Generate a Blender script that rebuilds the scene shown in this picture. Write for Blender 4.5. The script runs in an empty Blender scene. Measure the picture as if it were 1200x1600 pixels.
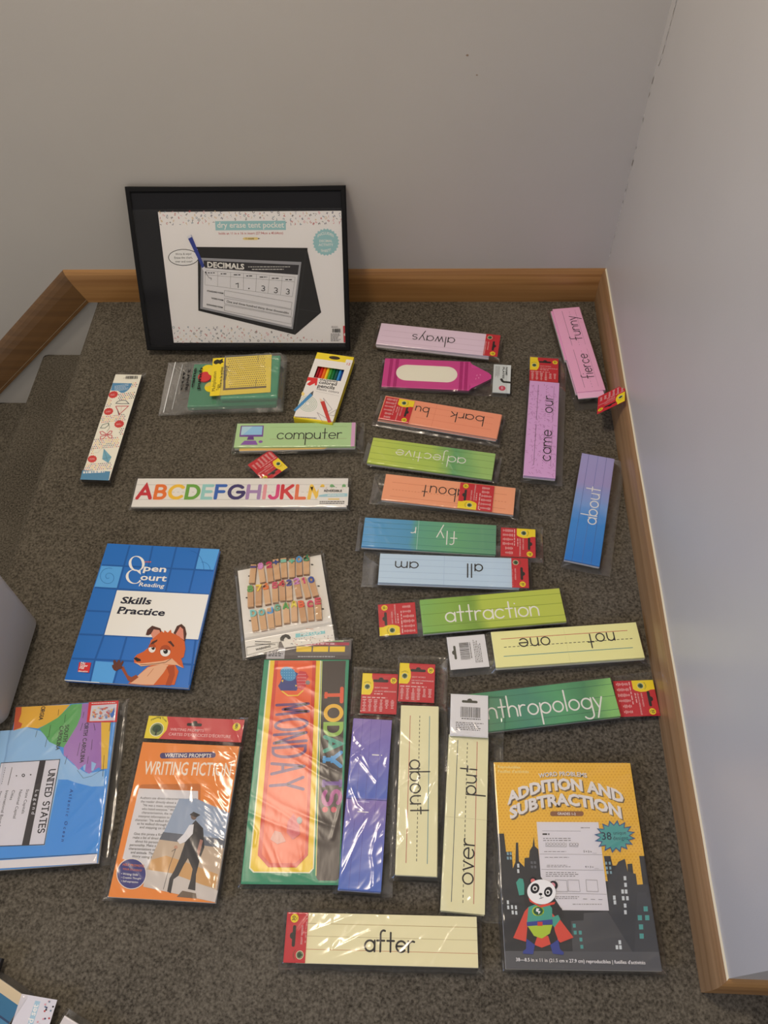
import bpy, math, random
import numpy as np
from mathutils import Matrix, Vector, noise
R = math.radians
random.seed(7)
sc = bpy.context.scene
C = sc.collection

# ------------------------------------------------------------------ camera
cd = bpy.data.cameras.new('camera'); cam = bpy.data.objects.new('camera', cd); C.objects.link(cam)
cd.sensor_fit = 'VERTICAL'; cd.sensor_height = 32.0; cd.lens = 32.0 * 1249.5 / 1600.0
cd.clip_start = 0.02
right = Vector((0.998659, 0.038065, -0.035078)); up = Vector((-0.012453, 0.834441, 0.550957)); fw = Vector((-0.050243, 0.549781, -0.833796))
m = Matrix((right, up, -fw)).transposed().to_4x4(); m.translation = (0, 0, 1.2841)
cam.matrix_world = m
sc.camera = cam

# ------------------------------------------------------------------ light and exposure
sc.view_settings.view_transform = 'Standard'; sc.view_settings.look = 'None'
sc.view_settings.gamma = 1.0; sc.view_settings.exposure = 0.38; sc.view_settings.use_curve_mapping = False
w = bpy.data.worlds.new('hallway_light'); sc.world = w; w.use_nodes = True
w.node_tree.nodes['Background'].inputs[0].default_value = (1.0, 0.91, 0.80, 1)
w.node_tree.nodes['Background'].inputs[1].default_value = 0.39
ld = bpy.data.lights.new('ceiling_lamp', 'POINT'); ld.energy = 62; ld.color = (1.0, 0.84, 0.66); ld.shadow_soft_size = 0.16
lamp = bpy.data.objects.new('ceiling_lamp', ld); C.objects.link(lamp); lamp.location = (-0.60, 0.84, 2.40)
wd = bpy.data.lights.new('daylight', 'AREA'); wd.shape = 'RECTANGLE'; wd.size = 0.5; wd.size_y = 0.8; wd.energy = 1.25; wd.color = (0.30, 0.50, 1.0); wd.spread = R(50)
day = bpy.data.objects.new('daylight', wd); C.objects.link(day); day.location = (-1.55, -0.75, 0.95)
day.rotation_euler = (Vector((0.40, 0.40, 0.25)) - day.location).to_track_quat('-Z', 'Y').to_euler()

# ------------------------------------------------------------------ materials
ILL = (0.93, 0.85, 0.735)          # colour cast of the warm room light on a white sheet
def lin(c): return c / 12.92 if c <= 0.04045 else ((c + 0.055) / 1.055) ** 2.4
def tone(rgb):
    return tuple(min(0.9, lin(v / 255.0) / i) for v, i in zip(rgb, ILL)) + (1,)
MC = {}
def mat(rgb, rough=0.55, spec=0.35, metal=0.0, key=None):
    k = (tuple(rgb), rough, spec, metal)
    if k in MC: return MC[k]
    mt = bpy.data.materials.new('paint_%02x%02x%02x' % tuple(int(v) for v in rgb)); mt.use_nodes = True
    b = mt.node_tree.nodes['Principled BSDF']
    b.inputs['Base Color'].default_value = tone(rgb); b.inputs['Roughness'].default_value = rough
    b.inputs['Specular IOR Level'].default_value = spec; b.inputs['Metallic'].default_value = metal
    MC[k] = mt
    return mt
class NT:
    def __init__(self, name):
        self.m = bpy.data.materials.new(name); self.m.use_nodes = True
        self.t = self.m.node_tree; self.b = self.t.nodes['Principled BSDF']; self.out = self.t.nodes['Material Output']
    def n(self, typ, **k):
        x = self.t.nodes.new(typ)
        for a, v in k.items():
            if hasattr(x, a): setattr(x, a, v)
            else: x.inputs[a].default_value = v
        return x
    def l(self, a, ao, b, bi): self.t.links.new(a.outputs[ao], b.inputs[bi])
    def ramp(self, stops):
        r = self.n('ShaderNodeValToRGB'); e = r.color_ramp.elements
        while len(e) < len(stops): e.new(0.5)
        for s, (p, c) in zip(e, stops): s.position = p; s.color = c
        return r
def wash(name, stops, length, axis='X', blot=0.16, seed=0.0, scale=14):
    """watercolour print: tones along a card with soft blotches"""
    q = NT(name); tc = q.n('ShaderNodeTexCoord'); sx = q.n('ShaderNodeSeparateXYZ'); q.l(tc, 'Object', sx, 0)
    mr = q.n('ShaderNodeMapRange'); mr.inputs[1].default_value = -length / 2; mr.inputs[2].default_value = length / 2
    q.l(sx, axis, mr, 0)
    mp = q.n('ShaderNodeMapping'); mp.inputs['Location'].default_value = (seed, seed * 1.7, 0); q.l(tc, 'Object', mp, 'Vector')
    nz = q.n('ShaderNodeTexNoise'); nz.inputs['Scale'].default_value = scale; nz.inputs['Detail'].default_value = 3; q.l(mp, 0, nz, 'Vector')
    ma = q.n('ShaderNodeMath', operation='MULTIPLY_ADD'); ma.inputs[1].default_value = blot * 2; ma.inputs[2].default_value = -blot; q.l(nz, 0, ma, 0)
    ad = q.n('ShaderNodeMath', operation='ADD'); q.l(mr, 0, ad, 0); q.l(ma, 0, ad, 1)
    rp = q.ramp([(p, tone(c)) for p, c in stops]); q.l(ad, 0, rp, 0); q.l(rp, 0, q.b, 'Base Color')
    q.b.inputs['Roughness'].default_value = 0.5; q.b.inputs['Specular IOR Level'].default_value = 0.35
    return q.m
def film_material(name, rough=0.17, tint=0.985, gain=1.15, bump=0.16, haze=0.0):
    q = NT(name); t = q.t; t.nodes.remove(q.b)
    tr = q.n('ShaderNodeBsdfTransparent'); tr.inputs[0].default_value = (tint, tint, tint, 1)
    gl = q.n('ShaderNodeBsdfGlossy'); gl.inputs['Roughness'].default_value = rough; gl.inputs[0].default_value = (1, 1, 1, 1)
    tc = q.n('ShaderNodeTexCoord'); nz = q.n('ShaderNodeTexNoise'); nz.inputs['Scale'].default_value = 60; nz.inputs['Detail'].default_value = 2
    mp = q.n('ShaderNodeMapping'); mp.inputs['Rotation'].default_value = (0, 0, 0.7); mp.inputs['Scale'].default_value = (1, 0.3, 1)
    q.l(tc, 'Object', mp, 'Vector'); q.l(mp, 0, nz, 'Vector')
    bp = q.n('ShaderNodeBump'); bp.inputs['Strength'].default_value = bump; bp.inputs['Distance'].default_value = 0.002; q.l(nz, 0, bp, 'Height')
    fr = q.n('ShaderNodeFresnel'); fr.inputs[0].default_value = 1.45; q.l(bp, 0, fr, 'Normal'); q.l(bp, 0, gl, 'Normal')
    mu = q.n('ShaderNodeMath', operation='MULTIPLY'); mu.inputs[1].default_value = gain; q.l(fr, 0, mu, 0)
    mn = q.n('ShaderNodeMath', operation='MINIMUM'); mn.inputs[1].default_value = 0.45; q.l(mu, 0, mn, 0); mu = mn
    mx = q.n('ShaderNodeMixShader'); q.l(mu, 0, mx, 0); q.l(tr, 0, mx, 1); q.l(gl, 0, mx, 2)
    if haze:
        df = q.n('ShaderNodeBsdfDiffuse'); df.inputs[0].default_value = (0.8, 0.8, 0.8, 1)
        m2 = q.n('ShaderNodeMixShader'); m2.inputs[0].default_value = haze; q.l(mx, 0, m2, 1); q.l(df, 0, m2, 2); mx = m2
    q.l(mx, 0, q.out, 0)
    return q.m
FILM = film_material('clear_film'); SOFT = film_material('soft_film', 0.26, 0.985, 0.75, 0.20); VINYL = film_material('clear_vinyl', 0.10, 0.985, 0.30, 0.05); ZIP = film_material('frosted_bag', 0.16, 0.97, 1.6, 0.5, 0.10)

def wall_material():
    q = NT('greige_wall_paint'); tc = q.n('ShaderNodeTexCoord')
    nz = q.n('ShaderNodeTexNoise'); nz.inputs['Scale'].default_value = 2.5; nz.inputs['Detail'].default_value = 4; q.l(tc, 'Object', nz, 'Vector')
    rp = q.ramp([(0.3, (0.50, 0.488, 0.480, 1)), (0.7, (0.535, 0.523, 0.512, 1))]); q.l(nz, 0, rp, 0); q.l(rp, 0, q.b, 'Base Color')
    n2 = q.n('ShaderNodeTexNoise'); n2.inputs['Scale'].default_value = 320; n2.inputs['Detail'].default_value = 2; q.l(tc, 'Object', n2, 'Vector')
    bp = q.n('ShaderNodeBump'); bp.inputs['Strength'].default_value = 0.12; bp.inputs['Distance'].default_value = 0.001; q.l(n2, 0, bp, 'Height'); q.l(bp, 0, q.b, 'Normal')
    q.b.inputs['Roughness'].default_value = 0.38; q.b.inputs['Specular IOR Level'].default_value = 0.4
    return q.m
WALL = wall_material()
def pine(name, axis, dark, light):
    q = NT(name); tc = q.n('ShaderNodeTexCoord'); mp = q.n('ShaderNodeMapping')
    s = {'X': (1.2, 40, 60), 'Y': (40, 1.2, 60), 'S': (9, 40, 9)}[axis]
    mp.inputs['Scale'].default_value = s; q.l(tc, 'Object', mp, 'Vector')
    nz = q.n('ShaderNodeTexNoise'); nz.inputs['Scale'].default_value = 1.0; nz.inputs['Detail'].default_value = 5; nz.inputs['Distortion'].default_value = 0.6; q.l(mp, 0, nz, 'Vector')
    rp = q.ramp([(0.3, dark), (0.62, light)]); q.l(nz, 0, rp, 0); q.l(rp, 0, q.b, 'Base Color')
    q.b.inputs['Roughness'].default_value = 0.38
    return q.m
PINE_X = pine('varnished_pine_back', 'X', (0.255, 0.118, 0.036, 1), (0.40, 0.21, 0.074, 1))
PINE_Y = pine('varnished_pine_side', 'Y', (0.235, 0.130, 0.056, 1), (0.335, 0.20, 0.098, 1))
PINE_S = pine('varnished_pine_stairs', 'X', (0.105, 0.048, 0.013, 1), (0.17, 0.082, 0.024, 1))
CAULK = mat((214, 198, 164), 0.6)

# ------------------------------------------------------------------ object helpers
def link(name, me, parent=None, mats=()):
    o = bpy.data.objects.new(name, me); C.objects.link(o)
    for x in mats: me.materials.append(x)
    if parent: o.parent = parent
    return o
def thing(name, label, cat, loc, deg=0.0, group=None):
    o = bpy.data.objects.new(name, None); C.objects.link(o); o.empty_display_size = 0.05
    o.location = loc; o.rotation_euler = (0, 0, R(deg)); o['label'] = label; o['category'] = cat
    if group: o['group'] = group
    return o
def struct(o): o['kind'] = 'structure'; return o

# letter strokes -----------------------------------------------------------
def arc(cx, cy, rx, ry, a0, a1, n=14):
    return [(cx + rx * math.cos(R(a0 + (a1 - a0) * i / n)), cy + ry * math.sin(R(a0 + (a1 - a0) * i / n))) for i in range(n + 1)]
O_ = arc(.5, .5, .5, .5, 0, 360, 20)
HAND = {   # round manuscript hand, x-height 1
 'a': (1.0, [O_, [(1, 1), (1, 0)]]), 'b': (1.0, [O_, [(0, 2), (0, 0)]]), 'c': (.92, [arc(.5, .5, .5, .5, 42, 318)]),
 'd': (1.0, [O_, [(1, 2), (1, 0)]]), 'e': (1.0, [[(.02, .52), (1, .52)] + arc(.5, .5, .5, .5, 2, 318)]),
 'f': (.8, [[(.35, 0), (.35, 1.62)] + arc(.65, 1.6, .3, .36, 180, 60, 8), [(0, 1), (.75, 1)]]),
 'g': (1.0, [O_, [(1, 1), (1, -.55)] + arc(.52, -.55, .48, .42, 0, -150, 10)]),
 'h': (.85, [[(0, 2), (0, 0)], [(0, .5)] + arc(.42, .55, .42, .45, 180, 0, 10) + [(.84, 0)]]),
 'i': (.1, [[(.05, 1), (.05, 0)], [(.05, 1.5), (.05, 1.52)]]), 'j': (.4, [[(.35, 1), (.35, -.6)] + arc(.05, -.6, .3, .36, 0, -120, 8), [(.35, 1.5), (.35, 1.52)]]),
 'k': (.75, [[(0, 2), (0, 0)], [(.7, 1), (.02, .42)], [(.25, .6), (.75, 0)]]), 'l': (.1, [[(.05, 2), (.05, 0)]]),
 'm': (1.45, [[(0, 1), (0, 0)], [(0, .55)] + arc(.36, .6, .36, .4, 180, 0, 10) + [(.72, 0)], [(.72, .55)] + arc(1.08, .6, .36, .4, 180, 0, 10) + [(1.44, 0)]]),
 'n': (.85, [[(0, 1), (0, 0)], [(0, .5)] + arc(.42, .55, .42, .45, 180, 0, 10) + [(.84, 0)]]), 'o': (1.0, [O_]),
 'p': (1.0, [O_, [(0, 1), (0, -1)]]), 'q': (1.0, [O_, [(1, 1), (1, -1)]]), 'r': (.6, [[(0, 1), (0, 0)], [(0, .5)] + arc(.42, .55, .42, .45, 180, 65, 7)]),
 's': (.75, [arc(.38, .74, .34, .26, 40, 270, 10) + arc(.38, .25, .36, .25, 90, -140, 10)]),
 't': (.7, [[(.35, 1.75), (.35, 0)], [(0, 1), (.7, 1)]]), 'u': (.9, [[(0, 1)] + arc(.43, .45, .43, .45, 180, 360, 10) + [(.86, 1)], [(.86, .45), (.86, 0)]]),
 'v': (.8, [[(0, 1), (.4, 0), (.8, 1)]]), 'w': (1.2, [[(0, 1), (.3, 0), (.6, 1), (.9, 0), (1.2, 1)]]), 'x': (.8, [[(0, 1), (.8, 0)], [(.8, 1), (0, 0)]]),
 'y': (.85, [[(0, 1), (.42, 0)], [(.85, 1), (.1, -.9)]]), 'z': (.8, [[(0, 1), (.8, 1), (0, 0), (.8, 0)]]), ' ': (.7, [])}
CAPS = {   # even-stroke capitals, cap height 1
 'A': (.86, [[(0, 0), (.43, 1), (.86, 0)], [(.16, .34), (.70, .34)]]),
 'B': (.62, [[(0, 0), (0, 1)], [(0, 1), (.3, 1)] + arc(.3, .76, .26, .24, 90, -90, 8) + [(0, .52)], [(.3, .52)] + arc(.34, .26, .28, .26, 90, -90, 8) + [(0, 0)]]),
 'C': (.84, [arc(.48, .5, .48, .5, 45, 315)]), 'D': (.76, [[(0, 0), (0, 1), (.3, 1)] + arc(.3, .5, .46, .5, 90, -90, 12) + [(0, 0)]]),
 'E': (.56, [[(.56, 1), (0, 1), (0, 0), (.56, 0)], [(0, .52), (.5, .52)]]), 'F': (.56, [[(.56, 1), (0, 1), (0, 0)], [(0, .52), (.48, .52)]]),
 'G': (.92, [arc(.48, .5, .48, .5, 45, 350) + [(.92, .48), (.55, .48)]]), 'H': (.74, [[(0, 0), (0, 1)], [(.74, 0), (.74, 1)], [(0, .52), (.74, .52)]]),
 'I': (.1, [[(.05, 0), (.05, 1)]]), 'J': (.5, [[(.5, 1), (.5, .28)] + arc(.25, .26, .25, .26, 0, -160, 10)]),
 'K': (.66, [[(0, 0), (0, 1)], [(.64, 1), (0, .42)], [(.2, .58), (.66, 0)]]), 'L': (.52, [[(0, 1), (0, 0), (.52, 0)]]),
 'M': (.92, [[(0, 0), (.1, 1), (.46, .2), (.82, 1), (.92, 0)]]), 'N': (.74, [[(0, 0), (0, 1), (.74, 0), (.74, 1)]]),
 'O': (.96, [arc(.48, .5, .48, .5, 0, 360, 22)]), 'R': (.64, [[(0, 0), (0, 1)], [(0, 1), (.32, 1)] + arc(.32, .75, .28, .25, 90, -90, 8) + [(0, .5)], [(.3, .5), (.64, 0)]]),
 'S': (.62, [arc(.31, .75, .29, .25, 30, 270, 10) + arc(.31, .25, .31, .25, 90, -150, 10)]), 'T': (.74, [[(0, 1), (.74, 1)], [(.37, 1), (.37, 0)]]),
 'U': (.74, [[(0, 1), (0, .36)] + arc(.37, .36, .37, .36, 180, 360, 12) + [(.74, 1)]]), 'Y': (.8, [[(0, 1), (.4, .48), (.8, 1)], [(.4, .48), (.4, 0)]]),
 ':': (.14, [[(.07, .12), (.07, .14)], [(.07, .66), (.07, .68)]]), ' ': (.42, []),
 '0': (.62, [arc(.31, .5, .31, .5, 0, 360, 18)]), '1': (.2, [[(0, .8), (.14, 1), (.14, 0)]]), '2': (.6, [arc(.3, .7, .3, .3, 160, -30, 9) + [(0, 0), (.6, 0)]]),
 '3': (.58, [arc(.28, .75, .27, .25, 140, -80, 9) + arc(.28, .26, .3, .26, 80, -140, 9)]), '4': (.66, [[(.5, 0), (.5, 1), (0, .32), (.66, .32)]]),
 '5': (.6, [[(.54, 1), (.1, 1), (.06, .56)] + arc(.28, .32, .3, .32, 110, -140, 10)]), '6': (.6, [[(.46, 1)] + arc(.3, .3, .3, .3, 150, 510, 16)]),
 '7': (.58, [[(0, 1), (.58, 1), (.2, 0)]]), '8': (.6, [arc(.3, .75, .24, .25, 0, 360, 14), arc(.3, .26, .3, .26, 0, 360, 14)]), '9': (.6, [arc(.3, .7, .3, .3, 0, 360, 16), [(.6, .7), (.5, 0)]]),
 '+': (.6, [[(0, .5), (.6, .5)], [(.3, .2), (.3, .8)]]), '-': (.6, [[(0, .5), (.6, .5)]]), '=': (.6, [[(0, .35), (.6, .35)], [(0, .65), (.6, .65)]]),
 '#': (.7, [[(.15, 0), (.25, 1)], [(.45, 0), (.55, 1)], [(0, .32), (.66, .32)], [(.04, .68), (.7, .68)]]),
 '?': (.5, [arc(.25, .75, .25, .25, 170, -60, 8) + [(.25, .32)], [(.25, .02), (.25, .04)]])}

TXT = {}
def type_mesh(s, bold):
    k = (s, bold)
    if k in TXT: return TXT[k]
    cu = bpy.data.curves.new('lettering', 'FONT'); cu.body = s; cu.size = 1.0; cu.offset = bold; cu.resolution_u = 2; cu.fill_mode = 'FRONT'
    o = bpy.data.objects.new('lettering', cu); C.objects.link(o)
    dg = bpy.context.evaluated_depsgraph_get(); dg.update()
    me = o.evaluated_get(dg).to_mesh()
    vs = [(v.co.x, v.co.y) for v in me.vertices]; fs = [tuple(p.vertices) for p in me.polygons]
    o.evaluated_get(dg).to_mesh_clear(); bpy.data.objects.remove(o); bpy.data.curves.remove(cu)
    if vs:
        x0 = min(v[0] for v in vs); x1 = max(v[0] for v in vs); caps = 0.73
        vs = [(v[0] - x0, v[1]) for v in vs]
    else: x0, x1, caps = 0, 1, 1
    TXT[k] = (vs, fs, x1 - x0, caps)
    return TXT[k]

def homography(src, dst):
    A = []; B = []
    for (x, y), (X, Y) in zip(src, dst):
        A += [[x, y, 1, 0, 0, 0, -X * x, -X * y], [0, 0, 0, x, y, 1, -Y * x, -Y * y]]; B += [X, Y]
    h = np.linalg.solve(np.array(A, float), np.array(B, float))
    def f(p):
        d = h[6] * p[0] + h[7] * p[1] + 1
        return ((h[0] * p[0] + h[1] * p[1] + h[2]) / d, (h[3] * p[0] + h[4] * p[1] + h[5]) / d)
    return f

class Art:
    """one printed / built part: a solid plus ink layers, all in one mesh"""
    def __init__(self, z=0.0, step=2e-5):
        self.v = []; self.f = []; self.mi = []; self.m = []; self.z = z; self.step = step; self.mp = None; self.loc = None; self.tick = 0
    def slot(self, mt):
        if not isinstance(mt, bpy.types.Material): mt = mat(mt)
        if mt not in self.m: self.m.append(mt)
        return self.m.index(mt)
    def board(self, corners, crop, w, h, cx=0.0, cy=0.0):
        """artwork sheet layout: corners of the printed sheet TL TR BR BL and the sheet's unit frame -> metres on the card"""
        H = homography(corners, [(cx - w / 2, cy + h / 2), (cx + w / 2, cy + h / 2), (cx + w / 2, cy - h / 2), (cx - w / 2, cy - h / 2)])
        ox, oy, s = crop
        self.mp = lambda p: H((ox + p[0] / s, oy + p[1] / s))
    def P(self, p):
        q = self.mp(p) if self.mp else p
        if self.loc:
            x, y, a = self.loc; c, s = math.cos(a), math.sin(a); q = (x + c * q[0] - s * q[1], y + s * q[0] + c * q[1])
        return q
    def L(self, p):
        if self.loc:
            x, y, a = self.loc; c, s = math.cos(a), math.sin(a); return (x + c * p[0] - s * p[1], y + s * p[0] + c * p[1])
        return p
    def up(self): self.z += self.step
    def raw(self, pts, mt, z=None):
        i = len(self.v); z = self.z if z is None else z
        self.v += [(p[0], p[1], z) for p in pts]
        a = sum(pts[k][0] * pts[(k + 1) % len(pts)][1] - pts[(k + 1) % len(pts)][0] * pts[k][1] for k in range(len(pts)))
        idx = list(range(i, i + len(pts)))
        self.f.append(idx if a > 0 else idx[::-1]); self.mi.append(self.slot(mt))
    def poly(self, pts, mt): self.up(); self.raw([self.P(p) for p in pts], mt)
    def polys(self, lst, mt):
        self.up()
        for pts in lst: self.raw([self.P(p) for p in pts], mt)
    def rect(self, x0, y0, x1, y1, mt): self.poly([(x0, y0), (x1, y0), (x1, y1), (x0, y1)], mt)
    def ell(self, cx, cy, rx, ry, mt, n=22, a=0.0): self.poly([(cx + rx * math.cos(t) * math.cos(a) - ry * math.sin(t) * math.sin(a), cy + rx * math.cos(t) * math.sin(a) + ry * math.sin(t) * math.cos(a)) for t in [2 * math.pi * k / n for k in range(n)]], mt)
    def rrect(self, x0, y0, x1, y1, r, mt, n=5):
        sx = 1 if x1 > x0 else -1; sy = 1 if y1 > y0 else -1; p = []
        for cx, cy, a in ((x1 - r * sx, y1 - r * sy, 0), (x0 + r * sx, y1 - r * sy, 90), (x0 + r * sx, y0 + r * sy, 180), (x1 - r * sx, y0 + r * sy, 270)):
            p += [(cx + sx * r * math.cos(R(a + 90 * k / n)), cy + sy * r * math.sin(R(a + 90 * k / n))) for k in range(n + 1)]
        self.poly(p, mt)
    def _rib(self, pts, wd, mt, z, caps=True):
        h = wd / 2; q = [pts[0]]
        for p in pts[1:]:
            if math.hypot(p[0] - q[-1][0], p[1] - q[-1][1]) > 1e-7: q.append(p)
        if len(q) < 2: return
        closed = len(q) > 4 and math.hypot(q[0][0] - q[-1][0], q[0][1] - q[-1][1]) < wd * .2
        if closed: q = q[:-1]
        n = len(q); ds = []
        for k in range(n if closed else n - 1):
            a, b = q[k], q[(k + 1) % n]; l = math.hypot(b[0] - a[0], b[1] - a[1]); ds.append(((b[0] - a[0]) / l, (b[1] - a[1]) / l))
        self.tick += 1; z = z + (self.tick % 12) * 1.3e-6
        Ls, Rs, sharp = [], [], []
        for k in range(n):
            d0 = ds[k - 1] if (closed or k > 0) else ds[k]; d1 = ds[k] if (closed or k < n - 1) else ds[k - 1]
            nx, ny = -(d0[1] + d1[1]), d0[0] + d1[0]; l = math.hypot(nx, ny)
            if l < .75:
                sharp.append(k); nx, ny = -d1[1], d1[0]; f = h
            else: nx, ny = nx / l, ny / l; f = h * 2 / l
            Ls.append((q[k][0] + nx * f, q[k][1] + ny * f)); Rs.append((q[k][0] - nx * f, q[k][1] - ny * f))
        for k in range(n if closed else n - 1):
            k2 = (k + 1) % n; l2, r2 = Ls[k2], Rs[k2]
            if k2 in sharp: l2 = (q[k2][0] - ds[k][1] * h, q[k2][1] + ds[k][0] * h); r2 = (q[k2][0] + ds[k][1] * h, q[k2][1] - ds[k][0] * h)
            self.raw([Rs[k], r2, l2, Ls[k]], mt, z)
        for k in sharp: self.raw([(q[k][0] + h * math.cos(t * math.pi / 5), q[k][1] + h * math.sin(t * math.pi / 5)) for t in range(10)], mt, z + 1.5e-5)
        if caps and not closed:
            for p, d in ((q[0], (-ds[0][0], -ds[0][1])), (q[-1], ds[-1])):
                t0 = math.atan2(d[1], d[0]); self.raw([(p[0] + h * math.cos(t0 + t), p[1] + h * math.sin(t0 + t)) for t in [math.pi * (k / 6 - .5) for k in range(7)]], mt, z)
    def line(self, pts, wd, mt, caps=False, up=True):
        if up: self.up()
        self._rib([self.P(p) for p in pts], wd, mt, self.z, caps)
    def dash(self, p0, p1, wd, mt, n, duty=0.5):
        self.up()
        for k in range(n):
            a = k / n; b = a + duty / n
            self._rib([self.P((p0[0] + (p1[0] - p0[0]) * t, p0[1] + (p1[1] - p0[1]) * t)) for t in (a, b)], wd, mt, self.z, False)
    def strokes(self, s, p0, p1, xh, wd, mt, font=HAND, gap=0.3, slant=0.0, serif=0.0, tones=None, arcf=None):
        """stroke lettering from baseline start p0 to end p1; xh is the letter unit height"""
        wd *= 1.22 if font is HAND else 1.0
        self.up(); a, b = self.P(p0), self.P(p1); W = math.hypot(b[0] - a[0], b[1] - a[1]); c, sn = (b[0] - a[0]) / W, (b[1] - a[1]) / W
        tot = sum(font[ch][0] for ch in s) + gap * (len(s) - 1); k = W / tot; x = 0.0
        for i, ch in enumerate(s):
            mt_ = tones[i % len(tones)] if tones else mt
            for pl in font[ch][1]:
                q = []
                for px, py in pl:
                    u = (x + px) * k + slant * py * xh; v = py * xh
                    if arcf: v += arcf(u / W) * xh
                    q.append((a[0] + c * u - sn * v, a[1] + sn * u + c * v))
                self._rib(q, wd, mt_, self.z)
                if serif:
                    for e, n_ in ((0, 1), (-1, -2)):
                        if abs(pl[e][0] - pl[n_][0]) < 0.4 * abs(pl[e][1] - pl[n_][1]) and len(pl) <= 5:
                            d = serif * xh / 2; q0 = q[e]
                            self._rib([(q0[0] - c * d, q0[1] - sn * d), (q0[0] + c * d, q0[1] + sn * d)], wd * 0.8, mt_, self.z, False)
            x += font[ch][0] + gap
    def text(self, s, p0, p1, mt, bold=0.0, h=None, shear=0.0, arcf=None, dz=0.0):
        """type set along p0-p1, stretched to fit; h = cap height in metres (None keeps natural proportion)"""
        self.up(); a, b = self.P(p0), self.P(p1); W = math.hypot(b[0] - a[0], b[1] - a[1]); c, sn = (b[0] - a[0]) / W, (b[1] - a[1]) / W
        vs, fs, tw, caps = type_mesh(s, bold); k = W / tw; ky = k if h is None else h / caps; i = len(self.v); sl = self.slot(mt)
        for px, py in vs:
            u = px * k + shear * py * ky; v = py * ky
            if arcf: v += arcf(u / W)
            self.v.append((a[0] + c * u - sn * v, a[1] + sn * u + c * v, self.z))
        for f in fs: self.f.append([i + q for q in f]); self.mi.append(sl)
    def words(self, x0, y0, x1, y1, rows, mt, fill=0.45, seed=1, n=5):
        """rows of fine print too small to read"""
        rd = random.Random(seed); self.up(); dy = (y1 - y0) / rows
        for r_ in range(rows):
            y = y0 + dy * (r_ + .5); x = x0; xe = x1 - (x1 - x0) * rd.uniform(0, .3)
            while x < xe:
                l = (x1 - x0) / n * rd.uniform(.35, 1.0); e = min(x + l, xe); hh = dy * fill / 2
                self.raw([self.P(p) for p in ((x, y - hh), (e, y - hh), (e, y + hh), (x, y + hh))], mt); x = e + (x1 - x0) / n * .22
    def solid(self, outline, z0, z1, top, side=None):
        """prism with the given outline (already local metres)"""
        o = [self.L(p) for p in outline]; n = len(o); i = len(self.v); a = sum(o[k][0] * o[(k + 1) % n][1] - o[(k + 1) % n][0] * o[k][1] for k in range(n))
        if a < 0: o = o[::-1]
        self.v += [(p[0], p[1], z1) for p in o] + [(p[0], p[1], z0) for p in o]; sd = self.slot(side or top); tp = self.slot(top)
        self.f.append(list(range(i, i + n))); self.mi.append(tp)
        self.f.append(list(range(i + n, i + 2 * n))[::-1]); self.mi.append(sd)
        for k in range(n):
            k2 = (k + 1) % n; self.f.append([i + k, i + n + k, i + n + k2, i + k2]); self.mi.append(sd)
        self.z = max(self.z, z1)
    def box(self, x0, y0, x1, y1, z0, z1, top, side=None): self.solid([(x0, y0), (x1, y0), (x1, y1), (x0, y1)], z0, z1, top, side)
    def build(self, name, parent=None, loc=None):
        me = bpy.data.meshes.new(name); me.from_pydata(self.v, [], self.f); me.polygons.foreach_set('material_index', self.mi); me.update()
        o = link(name, me, parent, self.m)
        if loc: o.location = loc
        return o
BLACK = mat((24, 22, 22)); INK = mat((24, 21, 21)); WHITE = mat((232, 222, 206)); CARDW = mat((228, 219, 204)); GREYINK = mat((120, 112, 108))
RED = mat((196, 38, 46)); YEL = mat((242, 205, 32)); DKGREEN = mat((38, 70, 40)); PAPER_EDGE = mat((214, 205, 190), 0.8)

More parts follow.
